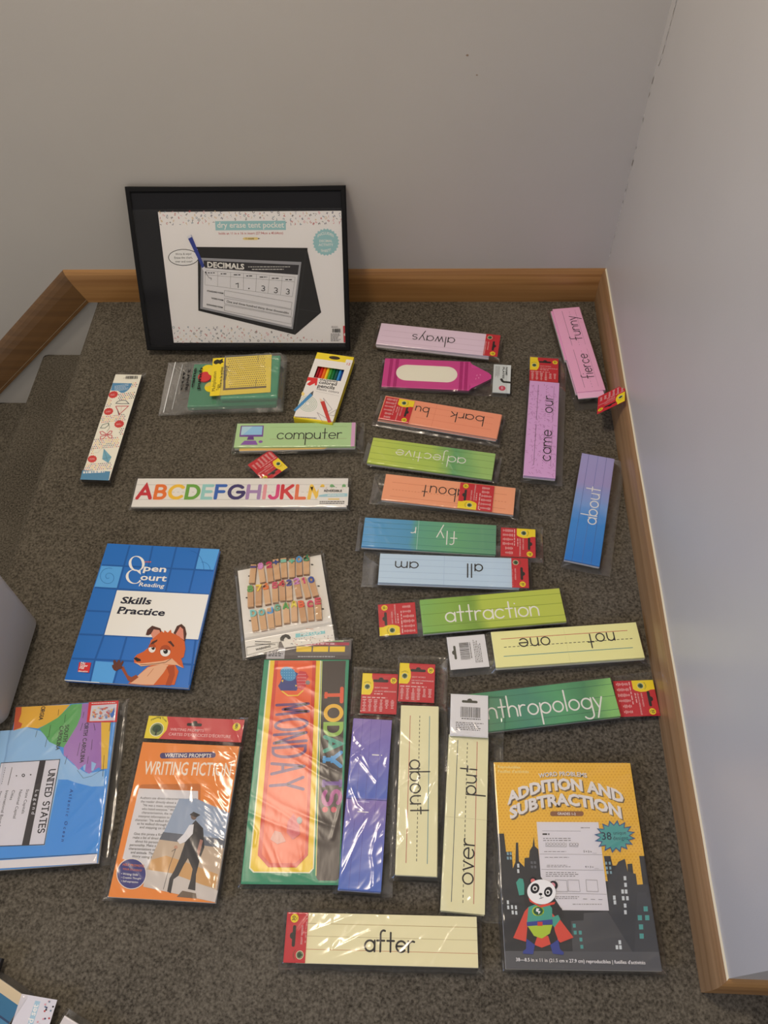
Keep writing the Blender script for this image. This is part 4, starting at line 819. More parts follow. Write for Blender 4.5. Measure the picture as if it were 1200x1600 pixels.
while x < 810: b_ = rdb.choice((5, 8, 11)); y_ = 150 + (x - 655) * .18; A.poly([(x, y_), (x + b_, y_), (x + b_ - 4, y_ + 40), (x - 4, y_ + 40)], INK); x += b_ + rdb.choice((5, 8))
A.build('printed_card', root)
sleeve(root, -.0325, .0325, -.1455, .158, [(-ww / 2, ww / 2, -wh / 2, wh / 2, wt)], .0008, 21, cell=.002)

# ------------------------------------------------------------------ zip bag with foam game trays
root = thing('game_bag', 'clear zip bag of green foam game trays with a yellow card on top', 'bag', (-.4360, 1.1706, 0.001), 2.8)
GRN = mat((18, 128, 84), .7); GRN2 = mat((24, 140, 96), .7)
def soft_box(name, x0, y0, x1, y1, z0, z1, mt, bv=.003):
    A = Art(); A.box(x0, y0, x1, y1, z0, z1, mt); o = A.build(name, root); b = o.modifiers.new('soft', 'BEVEL'); b.width = bv; b.segments = 2; return o
soft_box('foam_tray', -.0700, -.0720, .1190, .0520, .0020, .0150, GRN); soft_box('foam_tray', .0020, -.0640, .1225, .0580, .0150, .0270, GRN2)
A = Art(); A.loc = (.0415, .0010, R(2.5)); A.box(-.064, -.0545, .064, .0545, .0280, .0290, mat((247, 204, 44), .45)); A.z = .0290; A.loc = (.0415, .0010, R(2.5))
A.board([(331, 561.5), (423.4, 554), (418.6, 611.6), (324.4, 621)], (240, 540, 5.4545), .128, .109); A.up()
for r_ in range(14):
    for c_ in range(19):
        x = 632 + c_ * 16.6 + (r_ % 2) * 8; y = 122 - c_ * 1.6 + r_ * 18
        if x < 942: A.raw([A.P((x - 4, y - 3)), A.P((x + 4, y - 3)), A.P((x + 2, y + 5)), A.P((x - 4, y + 5))], (104, 80, 26))
A.poly([(598, 112), (610, 110), (598, 376), (576, 390)], (96, 76, 30)); A.poly([(576, 390), (940, 356), (944, 340), (598, 372)], (96, 76, 30))
A.poly([(505, 140), (520, 132), (535, 126), (555, 132), (585, 116), (580, 136), (590, 150), (572, 156), (560, 168), (545, 160), (520, 170), (500, 160)], (50, 44, 28))
A.text('Multiplication', (508, 398), (524, 230), INK, .0); A.text('Table', (540, 392), (548, 340), INK, .0); A.text('How to be written', (562, 368), (584, 190), INK, .02); A.text('multiply', (605, 300), (626, 176), INK, .02)
A.line([(888, 74), (882, 148)], .0008, INK); A.line([(862, 286), (852, 360)], .0008, INK); A.build('instruction_card', root)
for k, (x, y, z, c_) in enumerate(((-.0360, .0300, .0180, YEL), (-.0400, .0080, .0200, mat((206, 58, 58))), (-.0200, .0230, .0215, mat((243, 206, 60))), (-.0230, -.0200, .0180, YEL))):
    A = Art(); A.solid([(x + .0145 * math.cos(t * .2618), y + .0145 * math.sin(t * .2618)) for t in range(24)], z - .003, z, c_); A.build('counter', root)
gb = sleeve(root, -.1330, .1330, -.0820, .0720, [(-.0700, .1190, -.0720, .0520, .0160), (.0020, .1225, -.0640, .0580, .0300)], .0045, 22, name='zip_bag', mt=ZIP, reach=.024, crease=1.4)
A = Art(); A.up()
for k, (s_, x, hh) in enumerate((('cut', -.0860, .0062), ('apart', -.0740, .0070), ('game', -.0600, .0070), ('punch', -.0470, .0072))):
    A.z = .0185 + .003 * (k > 1) - .004 * (k == 0); A.text(s_, (x, -.0250 - .004 * (k % 2)), (x, .0330), INK, .03, hh)
A.build('bag_printing', root)
A = Art(); A.line([(-.1210, -.078), (-.1180, .0), (-.1150, .068)], .0018, mat((226, 222, 214), .3)); A.line([(-.1040, -.070), (-.1010, .0), (-.0980, .060)], .0010, mat((200, 198, 190), .3)); A.build('zip_strip', root, (0, 0, .0060))

# ------------------------------------------------------------------ alphabet strip
root = thing('alphabet_strip', 'long white strip pack printed with rainbow capital letters', 'alphabet strip', (-.3607, .8836, 0.001), .8)
A = Art(); A.box(-.2105, -.0340, .2105, .0340, .0008, .0060, CARDW, PAPER_EDGE)
for y in (.0190, -.0165): A.line([(-.210, y), (.210, y)], .0006, (150, 146, 140))
A.dash((-.205, .0010), (.150, .0010), .0006, (150, 146, 140), 36, .5)
tn = [mat(c_) for c_ in ((196, 40, 50), (226, 112, 40), (240, 184, 48), (104, 158, 56), (150, 196, 184), (48, 96, 168), (58, 46, 100), (166, 130, 168), (226, 150, 150), (214, 62, 116), (206, 50, 54), (224, 110, 66), (240, 190, 70), (232, 170, 90))]
A.strokes('ABCDEFGHIJKLM', (-.203, -.0135), (.1640, -.0135), .0300, .0072, None, CAPS, .30, tones=tn); A.strokes('N', (.1790, -.0135), (.2030, -.0135), .0300, .0072, (120, 170, 110), CAPS)
A.build('letter_strip', root)
A = Art(); A.box(.1540, -.0310, .2130, .0120, .0066, .0074, CARDW); rd = random.Random(4)
for k in range(16): A.ell(rd.uniform(.158, .211), rd.uniform(.006, .0115), .0009, .0006, cols[rd.randrange(6)], 6)
A.text('REVERSIBLE', (.165, .0005), (.200, .0005), INK, .03); A.poly([(.1555, -.0115), (.2110, -.0105), (.2110, -.0030), (.1690, -.0045), (.1555, -.0075)], (160, 196, 196)); A.text('alphabet banner', (.172, -.0088), (.206, -.0082), WHITE, .02); A.rect(.174, -.0182, .196, -.0152, (228, 196, 120)); A.words(.158, -.0205, .210, -.0285, 2, INK, .45, 4, 9); A.build('label_card', root)
sleeve(root, -.2165, .2165, -.0395, .0385, [(-.2105, .2105, -.0340, .0340, .0068), (.154, .213, -.031, .012, .0076)], .0010, 23, cell=.0023)

# ------------------------------------------------------------------ workbook
root = thing('workbook', 'blue skills practice workbook with an orange fox on the cover', 'workbook', (-.4947, .6207, 0.001), -2.4)
bw, bh, bt = .2161, .2722, .009
A = Art(); A.box(-bw / 2 + .001, -bh / 2 + .001, bw / 2 - .0015, bh / 2 - .001, .0010, bt - .0004, PAPER_EDGE, mat((206, 198, 186), .9)); A.build('pages', root)
A = Art(); CB = mat((20, 104, 178), .3, .5); A.box(-bw / 2, -bh / 2, bw / 2, bh / 2, .0004, .0010, CB); A.box(-bw / 2, -bh / 2, -bw / 2 + .0010, bh / 2, .0010, bt - .0004, CB); A.box(-bw / 2, -bh / 2, bw / 2, bh / 2, bt - .0004, bt, CB)
A.z = bt; A.board([(168.8, 850.5), (341.8, 857.5), (296.3, 1077.5), (100.5, 1061)], (80, 830, 4), bw, bh)
LB = (84, 158, 216); DB = (16, 86, 152)
A.poly([(922, 108), (1046, 110), (1010, 240), (898, 238)], LB); A.poly([(318, 216), (446, 222), (410, 350), (274, 346)], LB); A.poly([(272, 806), (414, 818), (386, 950), (240, 938)], LB)
def dl(*p): A.line(list(p), .0032, DB)
dl((490, 92), (412, 365)); dl((630, 96), (606, 212), (560, 352)); dl((776, 100), (712, 372)); dl((922, 106), (858, 380))
dl((322, 212), (1010, 242)); dl((276, 348), (985, 392)); dl((222, 490), (372, 498)); dl((178, 636), (335, 644), (925, 676)); dl((130, 788), (450, 806), (900, 838))
dl((412, 365), (330, 642), (272, 800), (240, 938)); dl((470, 655), (386, 950)); dl((905, 680), (870, 970))
A.line([(360 + r_ * math.cos(r_ * .19), 285 + r_ * .95 * math.sin(r_ * .19)) for r_ in range(4, 62, 2)], .0006, DB); A.line([(900 + 90 * math.cos(t * .1) - 40, 240 - 118 * math.sin(t * .1)) for t in range(0, 16)], .0006, DB); A.line([(940 + 50 * math.cos(t * .1), 240 - 50 * math.sin(t * .1)) for t in range(0, 18)], .0006, DB)
A.poly([(412, 365), (985, 392), (922, 676), (332, 642)], (234, 226, 210))
WT = (240, 234, 224)
def serif_round(A, cx, cy, rx, ry, a0, a1, t0, t1, mt, tilt=0.0):
    """round serif capital: stroke swells on the sides"""
    n = 40; o_, i_ = [], []
    for k in range(n + 1):
        t = R(a0 + (a1 - a0) * k / n); tk = t1 + (t0 - t1) * abs(math.cos(t - tilt)) ** 1.4
        o_.append((cx + rx * math.cos(t), cy - ry * math.sin(t))); i_.append((cx + (rx - tk) * math.cos(t), cy - (ry - tk * .8) * math.sin(t)))
    A.up()
    for k in range(n): A.raw([A.P(o_[k]), A.P(o_[k + 1]), A.P(i_[k + 1]), A.P(i_[k])], WT)
serif_round(A, 533, 202, 49, 46, 0, 360, 17, 5, WT, .25); serif_round(A, 518, 282, 52, 44, 40, 325, 17, 5, WT, .2)
A.poly([(548, 246), (556, 244), (558, 270), (550, 262)], WT)
A.text('pen', (572, 246), (712, 254), WT, .022, .0135); A.text('ourt', (552, 302), (715, 310), WT, .022, .0135); A.text('Reading', (545, 340), (700, 350), WT, .016, .0082, .12)
for x in (590, 604, 618): A.poly([(x - 5, 188), (x + 4, 188), (x + 3, 196), (x - 6, 196)], (206, 96, 90))
SK = (24, 26, 44)
def slab(A, s, p0, p1, h):
    HS = dict(HAND); HS.update({c_: CAPS[c_] for c_ in ()})
    A.text(s, p0, p1, SK, .028, h, .16)
slab(A, 'Skills', (430, 445), (618, 453), .0135); slab(A, 'Practice', (410, 507), (704, 525), .0135)
for x, y in ((478, 446), (508, 448), (524, 449), (546, 450), (420, 508), (458, 510), (560, 515), (590, 518)): A.poly([(x - 9, y - 3), (x + 11, y - 2), (x + 10, y + 3), (x - 10, y + 2)], SK)
OR_, OD, OB, OS = (206, 92, 38), (170, 70, 30), (78, 42, 32), (226, 168, 126)
A.poly([(478, 955), (540, 905), (600, 850), (660, 825), (775, 835), (800, 880), (775, 968), (600, 968)], OR_)
A.poly([(492, 953), (540, 905), (604, 852), (690, 832), (735, 838), (702, 890), (640, 966), (560, 962)], OS); A.line([(640, 860), (600, 910)], .0006, OD)
A.poly([(722, 850), (772, 838), (776, 905), (752, 972), (716, 970), (740, 900)], OD)
A.poly([(432, 852), (450, 842), (478, 900), (500, 914), (530, 898), (545, 915), (500, 948), (478, 935), (460, 900)], (150, 70, 38))
A.poly([(380, 850), (378, 835), (388, 832), (386, 806), (398, 800), (408, 818), (420, 800), (432, 806), (430, 822), (446, 806), (452, 815), (440, 838), (446, 855), (420, 862), (404, 874), (390, 866)], (96, 48, 36))
A.poly([(590, 645), (600, 612), (630, 587), (682, 604), (692, 632), (640, 655), (622, 640), (605, 648)], OB); A.poly([(622, 640), (640, 610), (676, 615), (682, 634), (636, 670)], (216, 140, 110))
A.poly([(765, 635), (786, 590), (815, 577), (838, 598), (848, 640), (838, 690)], OB); A.poly([(778, 642), (806, 594), (826, 610), (832, 680)], (216, 132, 106))
A.poly([(535, 770), (575, 752), (612, 722), (622, 680), (668, 640), (690, 622), (704, 632), (708, 616), (728, 632), (748, 612), (752, 632), (800, 655), (836, 688), (842, 735), (832, 790), (816, 798), (834, 860), (786, 834), (700, 825), (560, 838), (518, 822), (516, 792)], OR_)
A.poly([(520, 818), (560, 826), (700, 812), (756, 796), (800, 838), (834, 862), (786, 840), (700, 833), (560, 845)], OS)
A.ell(630, 728, 24, 30, OD, 20, .2); A.ell(714, 748, 36, 38, OD, 20, .2); A.ell(630, 734, 22, 24, WHITE, 20); A.ell(714, 754, 32, 30, WHITE, 20); A.ell(637, 728, 11, 13, BLACK, 14); A.ell(716, 750, 15, 17, BLACK, 14); A.ell(633, 724, 3, 3, WHITE, 8); A.ell(711, 744, 4, 4, WHITE, 8)
A.poly([(606, 728), (612, 706), (636, 700), (654, 716), (650, 726), (628, 722)], OD); A.poly([(680, 744), (690, 718), (722, 710), (748, 736), (746, 746), (712, 736)], OD)
A.poly([(618, 706), (632, 688), (664, 674), (662, 686), (636, 704)], OB); A.poly([(728, 690), (748, 684), (772, 716), (764, 724), (746, 704)], OB)
A.poly([(514, 794), (530, 786), (558, 800), (560, 812), (536, 814)], BLACK); A.line([(556, 836), (640, 832), (716, 822), (752, 798)], .0008, OB)
A.poly([(176, 814), (250, 818), (236, 882), (166, 874)], (206, 44, 46))
for s_, y, x1 in (('Mc', 828, 212), ('Graw', 842, 228), ('Hill', 856, 206), ('Education', 876, 232)): A.text(s_, (184 - (y - 828) * .28, y), (x1 - (y - 828) * .1, y + 2), WT, .02)
A.line([(84, 926), (300, 946)], .0012, mat((226, 226, 226), .3)); A.build('cover', root)

# ------------------------------------------------------------------ clothespin card
root = thing('clothespin_pack', 'white card of small wooden clothespins with coloured number and letter charms', 'clothespin pack', (-.2481, .6441, 0.0012), 12.8)
pw2, ph2 = .1560, .1765; PQ = [(372, 889.5), (501.4, 862), (521.2, 997), (381.6, 1027)]; PCR = (360, 850, 6.6667)
A = Art(); A.board(PQ, PCR, pw2, ph2)
oc = [A.mp(p) for p in ((85, 275), (945, 78), (1075, 980), (545, 1070), (515, 1000), (490, 1010), (485, 1085), (150, 1180))]; ocp = [A.mp(p) for p in ((505, 995), (505, 965), (525, 940), (560, 925), (595, 932), (615, 955), (612, 980), (585, 978), (575, 962), (558, 958), (545, 985))]
A.mp = None; A.solid(oc, .0006, .0020, mat((226, 216, 198), .4)); A.board(PQ, PCR, pw2, ph2); A.z = .0020
A.poly([(505, 998), (505, 965), (525, 940), (560, 925), (595, 932), (615, 955), (612, 978), (585, 978), (575, 964), (558, 960), (542, 985), (545, 1000)], (30, 27, 24))
A.poly([(665, 918), (970, 878), (976, 908), (664, 960)], (130, 190, 184)); A.text('MINI CLIPS', (718, 942), (932, 908), WHITE, .02); A.words(775, 858, 875, 870, 2, (226, 150, 110), .5, 2, 4)
rd = random.Random(8)
for k in range(34):
    x = 560 + rd.random() * 490; y = 1040 - (x - 560) * .12 + rd.uniform(-60, 8)
    A.ell(x, y, 5, 4, cols[rd.randrange(5)], 6)
A.line([(155, 1075), (478, 1015), (484, 1062), (160, 1160)], .0004, INK); A.line([(478, 1015), (155, 1078), (160, 1160)], .0004, INK); A.words(245, 1052, 470, 1000, 2, INK, .3, 4, 12); A.text('WARNING', (250, 1110), (405, 1068), INK, .03)
for x, y in ((203, 328), (172, 555), (200, 795), (853, 188), (915, 410), (955, 650)): A.ell(x, y, 14, 7, BLACK, 8)
A.build('backing_card', root)
WOOD = [mat((206, 160, 112), .6), mat((212, 168, 122), .6), mat((198, 150, 104), .6)]; WD2 = mat((170, 122, 80), .7)
def cln(name): return name
rows3 = [
 ([(252, 245, '-', (58, 46, 120)), (325, 232, '#', (206, 130, 180)), (412, 215, '2', (200, 48, 88)), (482, 182, '+', (40, 62, 130)), (562, 168, '=', (130, 190, 160)), (648, 168, '+', (96, 178, 140)), (722, 152, '0', (80, 150, 196)), (798, 135, '6', (48, 128, 80))],
  [(232, 415), (345, 405), (428, 395), (498, 370), (568, 348), (645, 343), (722, 318), (795, 305)]),
 ([(215, 465, '8', (84, 150, 70)), (300, 458, '7', (236, 196, 60)), (372, 438, '6', (226, 112, 40)), (468, 428, '5', (200, 60, 90)), (540, 405, '4', (206, 44, 60)), (612, 395, '3', (66, 58, 140)), (690, 380, '2', (206, 130, 180)), (765, 365, '1', (214, 60, 110)), (842, 358, '0', (44, 74, 150))],
  [(215, 665), (295, 650), (392, 628), (470, 610), (545, 590), (615, 585), (715, 548), (808, 550), (888, 530)]),
 ([(240, 725, 'D', (120, 190, 180)), (325, 712, 'O', (110, 180, 170)), (412, 692, 'J', (80, 150, 200)), (488, 660, 'G', (110, 170, 140)), (575, 640, 'A', (90, 160, 80)), (660, 618, 'A', (220, 200, 60)), (735, 615, 'B', (226, 96, 50)), (828, 618, 'C', (206, 62, 90)), (908, 578, 'E', (206, 60, 80))],
  [(258, 912), (345, 900), (425, 880), (495, 850), (582, 822), (662, 805), (758, 802), (835, 785), (915, 775)])]
B = Art(); B.board(PQ, PCR, pw2, ph2)
for heads, tails in rows3:
    for (hx, hy, ch, c_), (tx_, ty_) in zip(heads, tails):
        a_ = B.mp((hx, hy)); b_ = B.mp((tx_, ty_)); L_ = math.hypot(b_[0] - a_[0], b_[1] - a_[1]) + .006; an = math.atan2(a_[1] - b_[1], a_[0] - b_[0]) - math.pi / 2
        A = Art(); k = rd.randrange(3)
        A.box(-.0053, 0, .0053, L_ * .98, .0020, .0050, WD2); A.box(-.0053, 0, .0053, L_ * .66, .0058, .0092, WOOD[k]); A.box(-.0053, L_ * .66, .0053, L_ * .98, .0058, .0078, WOOD[k]); A.box(-.0016, L_ * .50, .0016, L_ * .60, .0042, .0066, mat((150, 148, 146), .3, .5, 1.0))
        o = A.build('clothespin', root); o.location = (b_[0], b_[1], 0); o.rotation_euler = (0, 0, an)
        G_ = Art(z=.0079); G_.strokes(ch, (-.0040 if CAPS[ch][0] > .3 else -.001, L_ * .70), (.0040 if CAPS[ch][0] > .3 else .001, L_ * .70), .0105, .0032, c_, CAPS)
        g_ = G_.build('charm', o); sd = g_.modifiers.new('thick', 'SOLIDIFY'); sd.thickness = .0018; sd.offset = 1
sleeve(root, -.0840, .0850, -.0930, .0960, [(-.078, .078, -.050, .085, .0105), (-.078, .078, -.088, .088, .0024)], .0020, 24, crease=1.2, folds=F_PINS)

# ------------------------------------------------------------------ calendar pocket: TODAY IS / MONDAY
root = thing('day_calendar_pack', 'green framed day calendar pack reading TODAY IS and MONDAY', 'calendar pack', (-.1944, .3611, 0.001), 1.3)
TQ = [(409.4, 1030), (548.5, 1028.5), (527.5, 1381.6), (378, 1381.6)]; TCR = (370, 980, 3.81)
A = Art(); A.box(-.0731, -.1768, .0731, .1768, .0006, .0040, (52, 140, 100), (60, 90, 70)); A.z = .0040; A.board(TQ, TCR, .1462, .3537)
A.poly([(515, 195), (660, 192), (655, 250), (598, 1490), (580, 1506), (478, 1506), (466, 1490)], (64, 52, 46)); A.line([(510, 195), (464, 1480)], .0012, (236, 214, 120))
A.poly([(180, 195), (505, 193), (452, 1440), (428, 1466), (100, 1466), (76, 1442)], (246, 238, 190)); A.poly([(188, 195), (499, 193), (446, 1438), (424, 1460), (106, 1460), (84, 1438)], (240, 196, 44)); A.build('green_board', root)
A = Art(); A.board(TQ, TCR, .1462, .3537); og = [A.mp(p) for p in ((216, 196), (474, 194), (418, 1365), (350, 1435), (188, 1435), (126, 1370))]; A.mp = None; A.solid(og, .0042, .0052, (206, 62, 44)); A.board(TQ, TCR, .1462, .3537); A.z = .0052
A.poly([(238, 200), (452, 198), (402, 1360), (345, 1412), (196, 1412), (150, 1365)], (228, 96, 48))
VI = (104, 62, 110)
A.strokes('MONDAY', (206, 480), (160, 1010), .0560, .0046, VI, dict(CAPS, O=(.8, [arc(.4, .5, .4, .5, 0, 360, 20)])), .38) if False else None
def down(A, s, x0, x1, ys, mt, wd):
    """letters running down the card, tops to the right"""
    for ch, (ya, yb) in zip(s, ys):
        xs = (ya - 480) * -.075
        A.strokes(ch, (x0 + xs, ya), (x0 + xs, yb), math.hypot(*(np.array(A.mp((x1, ya))) - np.array(A.mp((x0, ya))))), wd, mt, CAPS)
down(A, 'MONDAY', 230, 425, [(480, 540), (575, 640), (665, 715), (745, 805), (838, 900), (935, 1005)], VI, .0046)
A.poly([(250, 340), (270, 290), (330, 262), (365, 280), (372, 350), (352, 388), (255, 388), (238, 360)], (50, 60, 120)); A.ell(300, 282, 52, 42, (60, 140, 176), 20, .6); A.poly([(350, 300), (372, 262), (410, 268), (428, 300), (405, 330), (412, 360), (385, 385), (356, 370)], (200, 52, 60)); A.ell(422, 336, 14, 14, (130, 130, 126), 12); A.line([(262, 392), (300, 420), (360, 418), (392, 388)], .0020, (240, 196, 60), True)
for k in range(22): A.ell(362 + (k % 5) * 11, 285 + (k // 5) * 20, 2.5, 3, (240, 200, 200), 6)
for k in range(24): A.ell(262 + (k % 6) * 15, 258 + (k // 6) * 17, 2.5, 3, (140, 200, 220), 6)
A.poly([(258, 328), (272, 320), (268, 338)], (240, 196, 60)); A.poly([(345, 352), (358, 358), (346, 364)], (240, 196, 60))
A.poly([(200, 1280), (225, 1230), (262, 1240), (290, 1290), (240, 1306)], (206, 140, 120)); A.poly([(300, 1180), (335, 1130), (365, 1180), (372, 1250), (330, 1280), (295, 1240)], (206, 84, 90)); A.ell(370, 1170, 16, 20, (150, 150, 140), 12)
A.build('day_card', root)
A = Art(z=.0042); A.board(TQ, TCR, .1462, .3537)
for ch, (ya, yb), c_ in zip('TODAYIS:', [(372, 455), (480, 570), (592, 660), (672, 758), (768, 850), (925, 978), (995, 1075), (1090, 1118)], [(224, 88, 50), (240, 180, 50), (150, 184, 80), (70, 156, 130), (70, 150, 196), (110, 70, 140), (170, 60, 130), (206, 50, 76)]):
    xs = -(ya - 372) * .036; A.strokes(ch, (535 + xs, ya), (534 + xs - (yb - ya) * .036, yb), .0265 if ch != ':' else .0250, .0062 if ch != ':' else .0085, c_, CAPS, serif=.42 if ch in 'TAYID' else .22)
A.build('board_lettering', root)
A = Art(); A.loc = (.0019, .1960, 0); A.box(-.0740, -.0175, .0740, .0185, .0006, .0014, mat((92, 82, 78), .4)); A.z = .0014
A.mp = None
A.rect(-.072, -.0165, -.041, .004, (190, 182, 176)); A.words(-.069, -.0125, -.044, .001, 4, INK, .5, 3, 4)
for x in (-.0215, .0075, .0365): A.rect(x, -.0035, x + .0265, .0065, (236, 196, 50))
A.rect(-.018, .0085, .070, .0140, (176, 60, 76)); A.words(-.010, .0090, .062, .0135, 1, (230, 190, 190), .5, 6, 8); A.words(-.018, -.0145, .066, -.0105, 1, (190, 184, 178), .5, 6, 16); A.rect(.034, .0150, .060, .0180, (150, 176, 130))
hd = A.build('header_card', root)
sleeve(root, -.0785, .0785, -.1830, .2190, [(-.0731, .0731, -.1768, .1768, .0054), (-.074, .074, .178, .216, .0016)], .0013, 25, cell=.0019, crease=1.0, folds=F_TODAY, mt=SOFT)

# ------------------------------------------------------------------ wall map packet
root = thing('map_pack', 'folded United States map in clear wrap, beside the grey bin', 'map pack', (-.5801, .3217, 0.001), 5.7)
MQ = [(20.6, 1103), (187.5, 1096), (150, 1350), (-20, 1360)]; MCR = (0, 1080, 5.333)
A = Art(); A.box(-.085, -.1268, .085, .1268, .0008, .0070, (74, 144, 206), PAPER_EDGE); A.z = .0070; A.board(MQ, MCR, .170, .2537)
A.poly([(-30, 330), (90, 325), (200, 305), (320, 340), (470, 470), (520, 560), (600, 640), (720, 720), (870, 700), (860, 830), (760, 832), (640, 800), (560, 770), (480, 766), (375, 1300), (-110, 1300)], (150, 186, 222))
A.poly([(100, 118), (580, 108), (480, 220), (380, 280), (300, 318), (200, 302), (90, 328)], (226, 172, 60)); A.poly([(100, 118), (152, 118), (150, 180), (128, 250), (162, 270), (150, 305), (84, 330)], (196, 86, 50))
A.poly([(590, 108), (685, 104), (672, 220), (640, 300), (525, 492), (480, 480), (430, 455), (400, 440), (360, 380), (310, 320), (380, 278), (470, 226)], (98, 164, 92)); A.poly([(685, 104), (850, 98), (842, 690), (820, 672), (790, 690), (740, 724), (700, 700), (690, 655), (650, 690), (622, 650), (560, 590), (525, 560), (525, 492), (640, 300), (672, 220)], (160, 112, 170)); A.poly([(850, 96), (948, 92), (890, 684), (842, 690)], (226, 180, 60))
A.poly([(760, 620), (800, 640), (775, 700), (758, 700)], (150, 186, 222)); A.poly([(690, 655), (712, 640), (706, 700), (692, 690)], (150, 186, 222)); A.line([(640, 690), (690, 760), (760, 745), (850, 690)], .0004, INK)
for a_, b_ in (((295, 335), (280, 395)), ((385, 390), (365, 485)), ((410, 290), (395, 400)), ((555, 565), (535, 640)), ((480, 150), (475, 205)), ((700, 180), (690, 235)), ((665, 455), (640, 570)), ((770, 430), (760, 520)), ((735, 575), (725, 640)), ((930, 280), (915, 360)), ((868, 570), (852, 750)), ((690, 280), (668, 350)), ((785, 290), (795, 350)), ((540, 200), (530, 270))): A.line([a_, b_], .0006, INK)
SER = (44, 40, 44)
def down_serif(s, p0, p1, h, wd, font=CAPS, gap=.32): A.strokes(s, p0, p1, h, wd, SER, font, gap, serif=.35)
CR_ = dict(CAPS); 
down_serif('ORGIA', (330, 122), (308, 240), .0060, .0011); down_serif('SOUTH', (540, 296), (522, 440), .0056, .0010); down_serif('CAROLINA', (494, 306), (458, 512), .0056, .0010); down_serif('ORTH CAROLINA', (710, 284), (664, 628), .0056, .0010)
A.poly([(-10, 612), (496, 594), (374, 1296), (-130, 1306)], (50, 46, 50)); A.poly([(-8, 618), (490, 600), (370, 1290), (-126, 1300)], (214, 206, 204)); A.poly([(322, 606), (374, 603), (250, 1294), (190, 1297)], (56, 50, 50))
down_serif('UNITED STATES', (406, 684), (318, 1200), .0098, .0018, gap=.25)
A.text('L e g e n d', (294, 850), (262, 1050), (206, 200, 196), .01, .0055, .1)
A.text('A t l a n t i c   O c e a n', (582, 850), (510, 1270), (40, 60, 120), 0, .0052, .15)
for s_, p0, p1 in (('State Capitals', (216, 845), (180, 1045)), ('National Capital', (160, 848), (110, 1082)), ('Cities', (98, 848), (76, 930)), ('International Boundary', (42, 852), (-20, 1190)), ('State Boundary', (-12, 856), (-50, 1080))): A.text(s_, p0, p1, INK, 0, .0046)
A.ell(248, 722, 7, 6, INK, 8); A.ell(186, 726, 14, 14, INK, 14); A.ell(186, 726, 7, 7, (214, 206, 204), 10); A.ell(128, 728, 6, 5, INK, 8); A.line([(88, 655), (58, 806)], .0007, INK); A.dash((30, 655), (2, 806), .0007, INK, 8)
A.poly([(-140, 1420), (800, 1372), (795, 1440), (-150, 1482)], (222, 212, 204)); A.line([(-130, 1408), (800, 1368)], .0005, INK); A.build('folded_map', root)
A = Art(); A.board(MQ, MCR, .170, .2537); pc_ = [A.mp(p) for p in ((745, 96), (1004, 88), (982, 282), (724, 276))]; A.mp = None; A.solid(pc_, .0074, .0082, (206, 44, 48)); A.board(MQ, MCR, .170, .2537); A.z = .0082
A.poly([(768, 126), (988, 118), (968, 268), (748, 268)], (206, 200, 200)); A.words(770, 100, 990, 112, 1, WHITE, .6, 3, 12); rd = random.Random(6)
for k in range(34): A.ell(rd.uniform(780, 950), rd.uniform(150, 250), rd.uniform(6, 16), rd.uniform(6, 14), [(206, 120, 90), (220, 180, 120), (110, 140, 180), (190, 90, 90), (170, 150, 160), (200, 150, 110)][k % 6], 9)
A.poly([(930, 230), (965, 150), (968, 215), (945, 245)], (60, 110, 180)); A.build('cover_label', root)
sleeve(root, -.0925, .1010, -.1300, .1320, [(-.085, .085, -.1268, .1268, .0085)], .0018, 26, cell=.0019, crease=1.4, folds=F_MAP)

# ------------------------------------------------------------------ writing prompts packet
root = thing('writing_prompt_pack', 'orange writing prompts card set with a beach photo, red header above', 'card pack', (-.3744, .2716, 0.001), -1.0)
WQ = [(223.3, 1158), (373, 1167.6), (337, 1410.9), (169, 1401.3)]; WCR = (150, 1090, 4.706)
A = Art(); A.box(-.0796, -.1145, .0796, .1145, .0008, .0080, (232, 136, 54), PAPER_EDGE); A.z = .0080; A.board(WQ, WCR, .1592, .2289)
A.rrect(472, 402, 878, 444, 18, (70, 64, 108)); A.text('WRITING PROMPTS', (505, 434), (845, 442), WHITE, .02)
A.text('WRITING FICTION', (348, 556), (985, 580), (240, 224, 200), .012, .0215)
A.rrect(322, 632, 770, 800, 22, (196, 112, 46)); A.poly([(318, 660), (752, 686), (752, 760), (470, 1330), (196, 1180)], (216, 208, 200))
for k, s_ in enumerate(('Authors use direct characterisation to tell', 'the reader directly about a character', '"He was a mean, unpleasant man', 'who hated everyone." With indirect', 'characterisation, the reader must', 'interpret information to understand', 'character: "He walked through town', 'as he walked through the garden', 'and stepping on the flowers."')):
    x0_ = (325, 330, 345, 338, 338, 314, 288, 304, 322)[k]; y0_ = 738 + 27.2 * k; A.text(s_, (x0_, y0_), (x0_ + (410, 360, 300, 330, 320, 340, 350, 330, 300)[k], y0_ + 18), INK, 0, .0038)
for k, s_ in enumerate(('Give this pirate a fictional name and', 'make a list of direct characterisations', 'about his personality and', 'personality. Make a list of indirect', 'characterisations on his actions', 'and attitude. Then write', 'story using both')):
    x0_ = (280, 272, 290, 250, 242, 256, 268)[k]; y0_ = 1004 + 27.5 * k; A.text(s_, (x0_, y0_), (x0_ + (360, 360, 250, 340, 310, 240, 190)[k], y0_ + 16), INK, 0, .0038)
